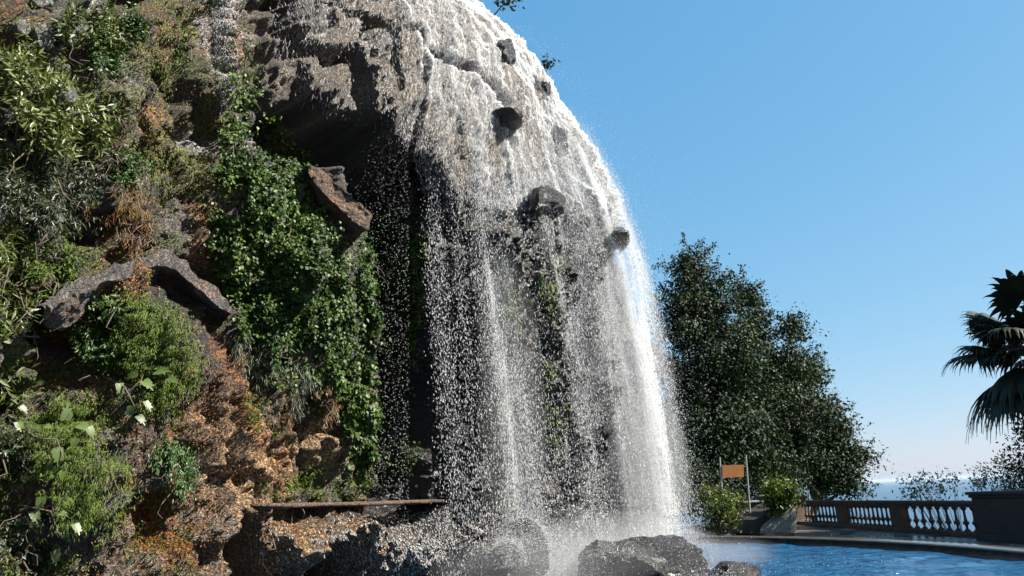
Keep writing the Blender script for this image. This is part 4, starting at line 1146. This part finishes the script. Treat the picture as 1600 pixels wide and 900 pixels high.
# ------------------------------------------------------------------ stone ramp, block wall, sign
def prism(name, pix, Y, depth, mat, par=None, loc=None):
    V = at_y([p[0] for p in pix], [p[1] for p in pix], Y)
    V2 = V + np.array([-.25, depth, 0])
    n_ = len(V); bm = bmesh.new()
    a = [bm.verts.new(Vector(v - loc)) for v in V]; b = [bm.verts.new(Vector(v - loc)) for v in V2]
    bm.faces.new(a); bm.faces.new(b[::-1])
    for k in range(n_): bm.faces.new([a[k], b[k], b[(k + 1) % n_], a[(k + 1) % n_]])
    bmesh.ops.subdivide_edges(bm, edges=bm.edges[:], cuts=2, use_grid_fill=True)
    for v in bm.verts:
        q_ = np.array(v.co)[None] ; v.co += Vector((float(fbm(q_ * 4, 2, 3)[0]), float(fbm(q_ * 4, 2, 4)[0]), float(fbm(q_ * 4, 2, 5)[0]))) * .05
    return bmobj(name, bm, mat, par)
loc = at_y([1225], [832], 23.2)[0]
ramp = empty('stone_ramp', loc)
tag(ramp, 'pale rough stone flank wall of a ramp beside the pool, bush on top', 'wall')
prism('flank', [(1205, 834), (1207, 826), (1222, 812), (1238, 790), (1242, 794), (1245, 834)], 23.2, .35, M['pale'], ramp, loc)
prism('core', [(1172, 834), (1180, 820), (1200, 800), (1222, 786), (1234, 790), (1232, 834)], 23.75, 1.6, M['darkstone'], ramp, loc)
p_ = at_y([1180], [830], 25.2)[0]
bw = empty('block_wall', (p_[0], p_[1], 0))
tag(bw, 'dark shaded block wall with pale coping between the sign and the ramp', 'wall')
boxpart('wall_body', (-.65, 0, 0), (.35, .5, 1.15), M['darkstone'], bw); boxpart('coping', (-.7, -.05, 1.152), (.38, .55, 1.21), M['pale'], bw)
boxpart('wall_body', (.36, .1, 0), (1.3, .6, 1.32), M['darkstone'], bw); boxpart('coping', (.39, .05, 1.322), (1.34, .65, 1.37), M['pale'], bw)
sg = at_y([1148], [828], 24.9)[0]
sign = empty('sign', (sg[0], sg[1], 0))
tag(sign, 'plain orange rectangular board hung between two thin pale poles', 'sign')
SG = np.array([sg[0], sg[1], 0])
for a, b_ in (((1132, 815), (1124.5, 714)), ((1173, 815), (1165.5, 711))):
    q_ = at_y([a[0], b_[0]], [a[1], b_[1]], 24.9) - SG
    npmesh('pole', *tube(q_, [.028, .024], 8), M['metal'], sign, smooth=True)
c4 = at_y([1128.5, 1162, 1162.5, 1129], [727, 726, 745, 746.5], 24.85) - SG
bm = bmesh.new(); a = [bm.verts.new(Vector(v)) for v in c4]; b_ = [bm.verts.new(Vector(v + np.array([0, .035, 0]))) for v in c4]
bm.faces.new(a); bm.faces.new(b_[::-1])
for k in range(4): bm.faces.new([a[k], b_[k], b_[(k + 1) % 4], a[(k + 1) % 4]])
bmobj('board', bm, M['orange'], sign)
q_ = at_y([1127, 1167], [729, 729], 24.9) - SG
npmesh('crossbar', *tube(q_, [.012, .012], 6), M['metal'], sign)

# ------------------------------------------------------------------ palm
PB = at_y([1632], [548], 20.0)[0]
palm = empty('fan_palm', (PB[0], PB[1], -1.0))
tag(palm, 'fan palm silhouette with drooping leaf tips at the right frame edge', 'palm tree')
PO = np.array([PB[0], PB[1], -1.0])
hc = PB[2] + 1.0
tz = np.linspace(0, hc, 60)
npmesh('trunk', *tube(np.c_[.05 * np.sin(tz), np.zeros(60), tz], .26 + .03 * np.sin(np.arange(60) * 2.1), 12), M['bark'], palm)
def frond(az, el, plen, rad, droop, seed):
    rg = np.random.default_rng(seed)
    d = np.array([math.cos(az) * math.cos(el), math.sin(az) * math.cos(el), math.sin(el)])
    base = np.array([0, 0, hc + rg.uniform(-.5, .3)])
    tt_ = np.linspace(0, 1, 6)[:, None]
    pp_ = base + d * plen * tt_ + DOWN * droop * .35 * tt_ ** 2
    f = empty('frond', (0, 0, 0)); f.parent = palm
    V0, F0 = tube(pp_, np.linspace(.035, .018, 6), 6)
    c = pp_[-1]; ax = unit(pp_[-1] - pp_[-2]); side = unit(np.cross(ax, [0, 0, 1.])); up = np.cross(side, ax)
    Vs, Fs, o_ = [], [], 0
    nseg = 34
    for k in range(nseg):
        a = math.radians(-125 + 250 * k / (nseg - 1)) + rg.normal() * .02
        dd = ax * math.cos(a) + side * math.sin(a) + up * (.18 * math.cos(a * 1.3))
        L_ = rad * (1.0 - .25 * abs(a) / 2.2) * rg.uniform(.9, 1.08)
        m = 8; ss = np.linspace(0, 1, m)
        path_ = c + dd * L_ * ss[:, None] * (1 - .18 * ss[:, None] ** 3) + DOWN * (droop * L_ * .75) * (ss[:, None] ** 3.2) + rg.normal(size=3) * .05 * ss[:, None] ** 2
        wdt = L_ * .055 * np.interp(ss, [0, .3, .55, .8, 1], [.5, 1.5, 1.3, .35, .05])
        sv = unit(np.cross(dd, up))
        lift = up * .012
        V_ = np.stack([path_ + sv * wdt[:, None], path_ + lift, path_ - sv * wdt[:, None]], 1).reshape(-1, 3)
        i = np.arange(m - 1)[:, None] * 3
        F_ = np.concatenate([np.c_[i, i + 1, i + 4, i + 3], np.c_[i + 1, i + 2, i + 5, i + 4]])
        Vs.append(V_); Fs.append(F_ + o_); o_ += len(V_)
    V_ = np.concatenate(Vs)
    bpy.data.objects.remove(f)
    fr = npmesh('frond', V_, np.concatenate(Fs), M['palm'], palm, attrs={'rnd': np.full(len(V_), rg.random())})
    npmesh('petiole', V0, F0, M['bark'], fr)
for k in range(39):
    tier = k % 3
    frond(k * 2.399 + .2, [.75, .15, -.45][tier] + rng.normal() * .12, rng.uniform(1.0, 1.5), rng.uniform(1.1, 1.35), [.3, .5, .75][tier], 900 + k)

# ------------------------------------------------------------------ shade trees right of the frame, over the terrace
for _lab, _x, _y in [('large evergreen tree right of the frame shading the pedestal', 21.5, 18.5), ('second large evergreen tree right of the frame shading the balustrade', 24.0, 27.5), ('third evergreen tree right of the frame near the pool rim', 21.5, 23.0)]:
    tree(_lab, (_x, _y, -2.0), 7.0, [(_x + a, _y + b_, z, 2.0, 2.0, 1.5) for a, b_, z in [(0, 0, 9.5), (-1.2, .8, 7.6), (1.2, -1, 7.8), (.3, 1.8, 8.2), (-.4, -1.6, 7.2), (0, .2, 11.2), (.2, .6, 5.4), (.4, -1.2, 5.2)]], M['tree'], 40, .26, .15, group='shade trees beside the terrace')
# ------------------------------------------------------------------ air over the sea
HZ = 45000.0
bm = bmesh.new(); bm_box(bm, (-HZ, -HZ, -91.5), (HZ, HZ, 40))
hz = bmobj('haze', bm, m_mist('sea_haze', 1.4e-5, (.60, .72, .84))); tag(hz, kind='stuff')
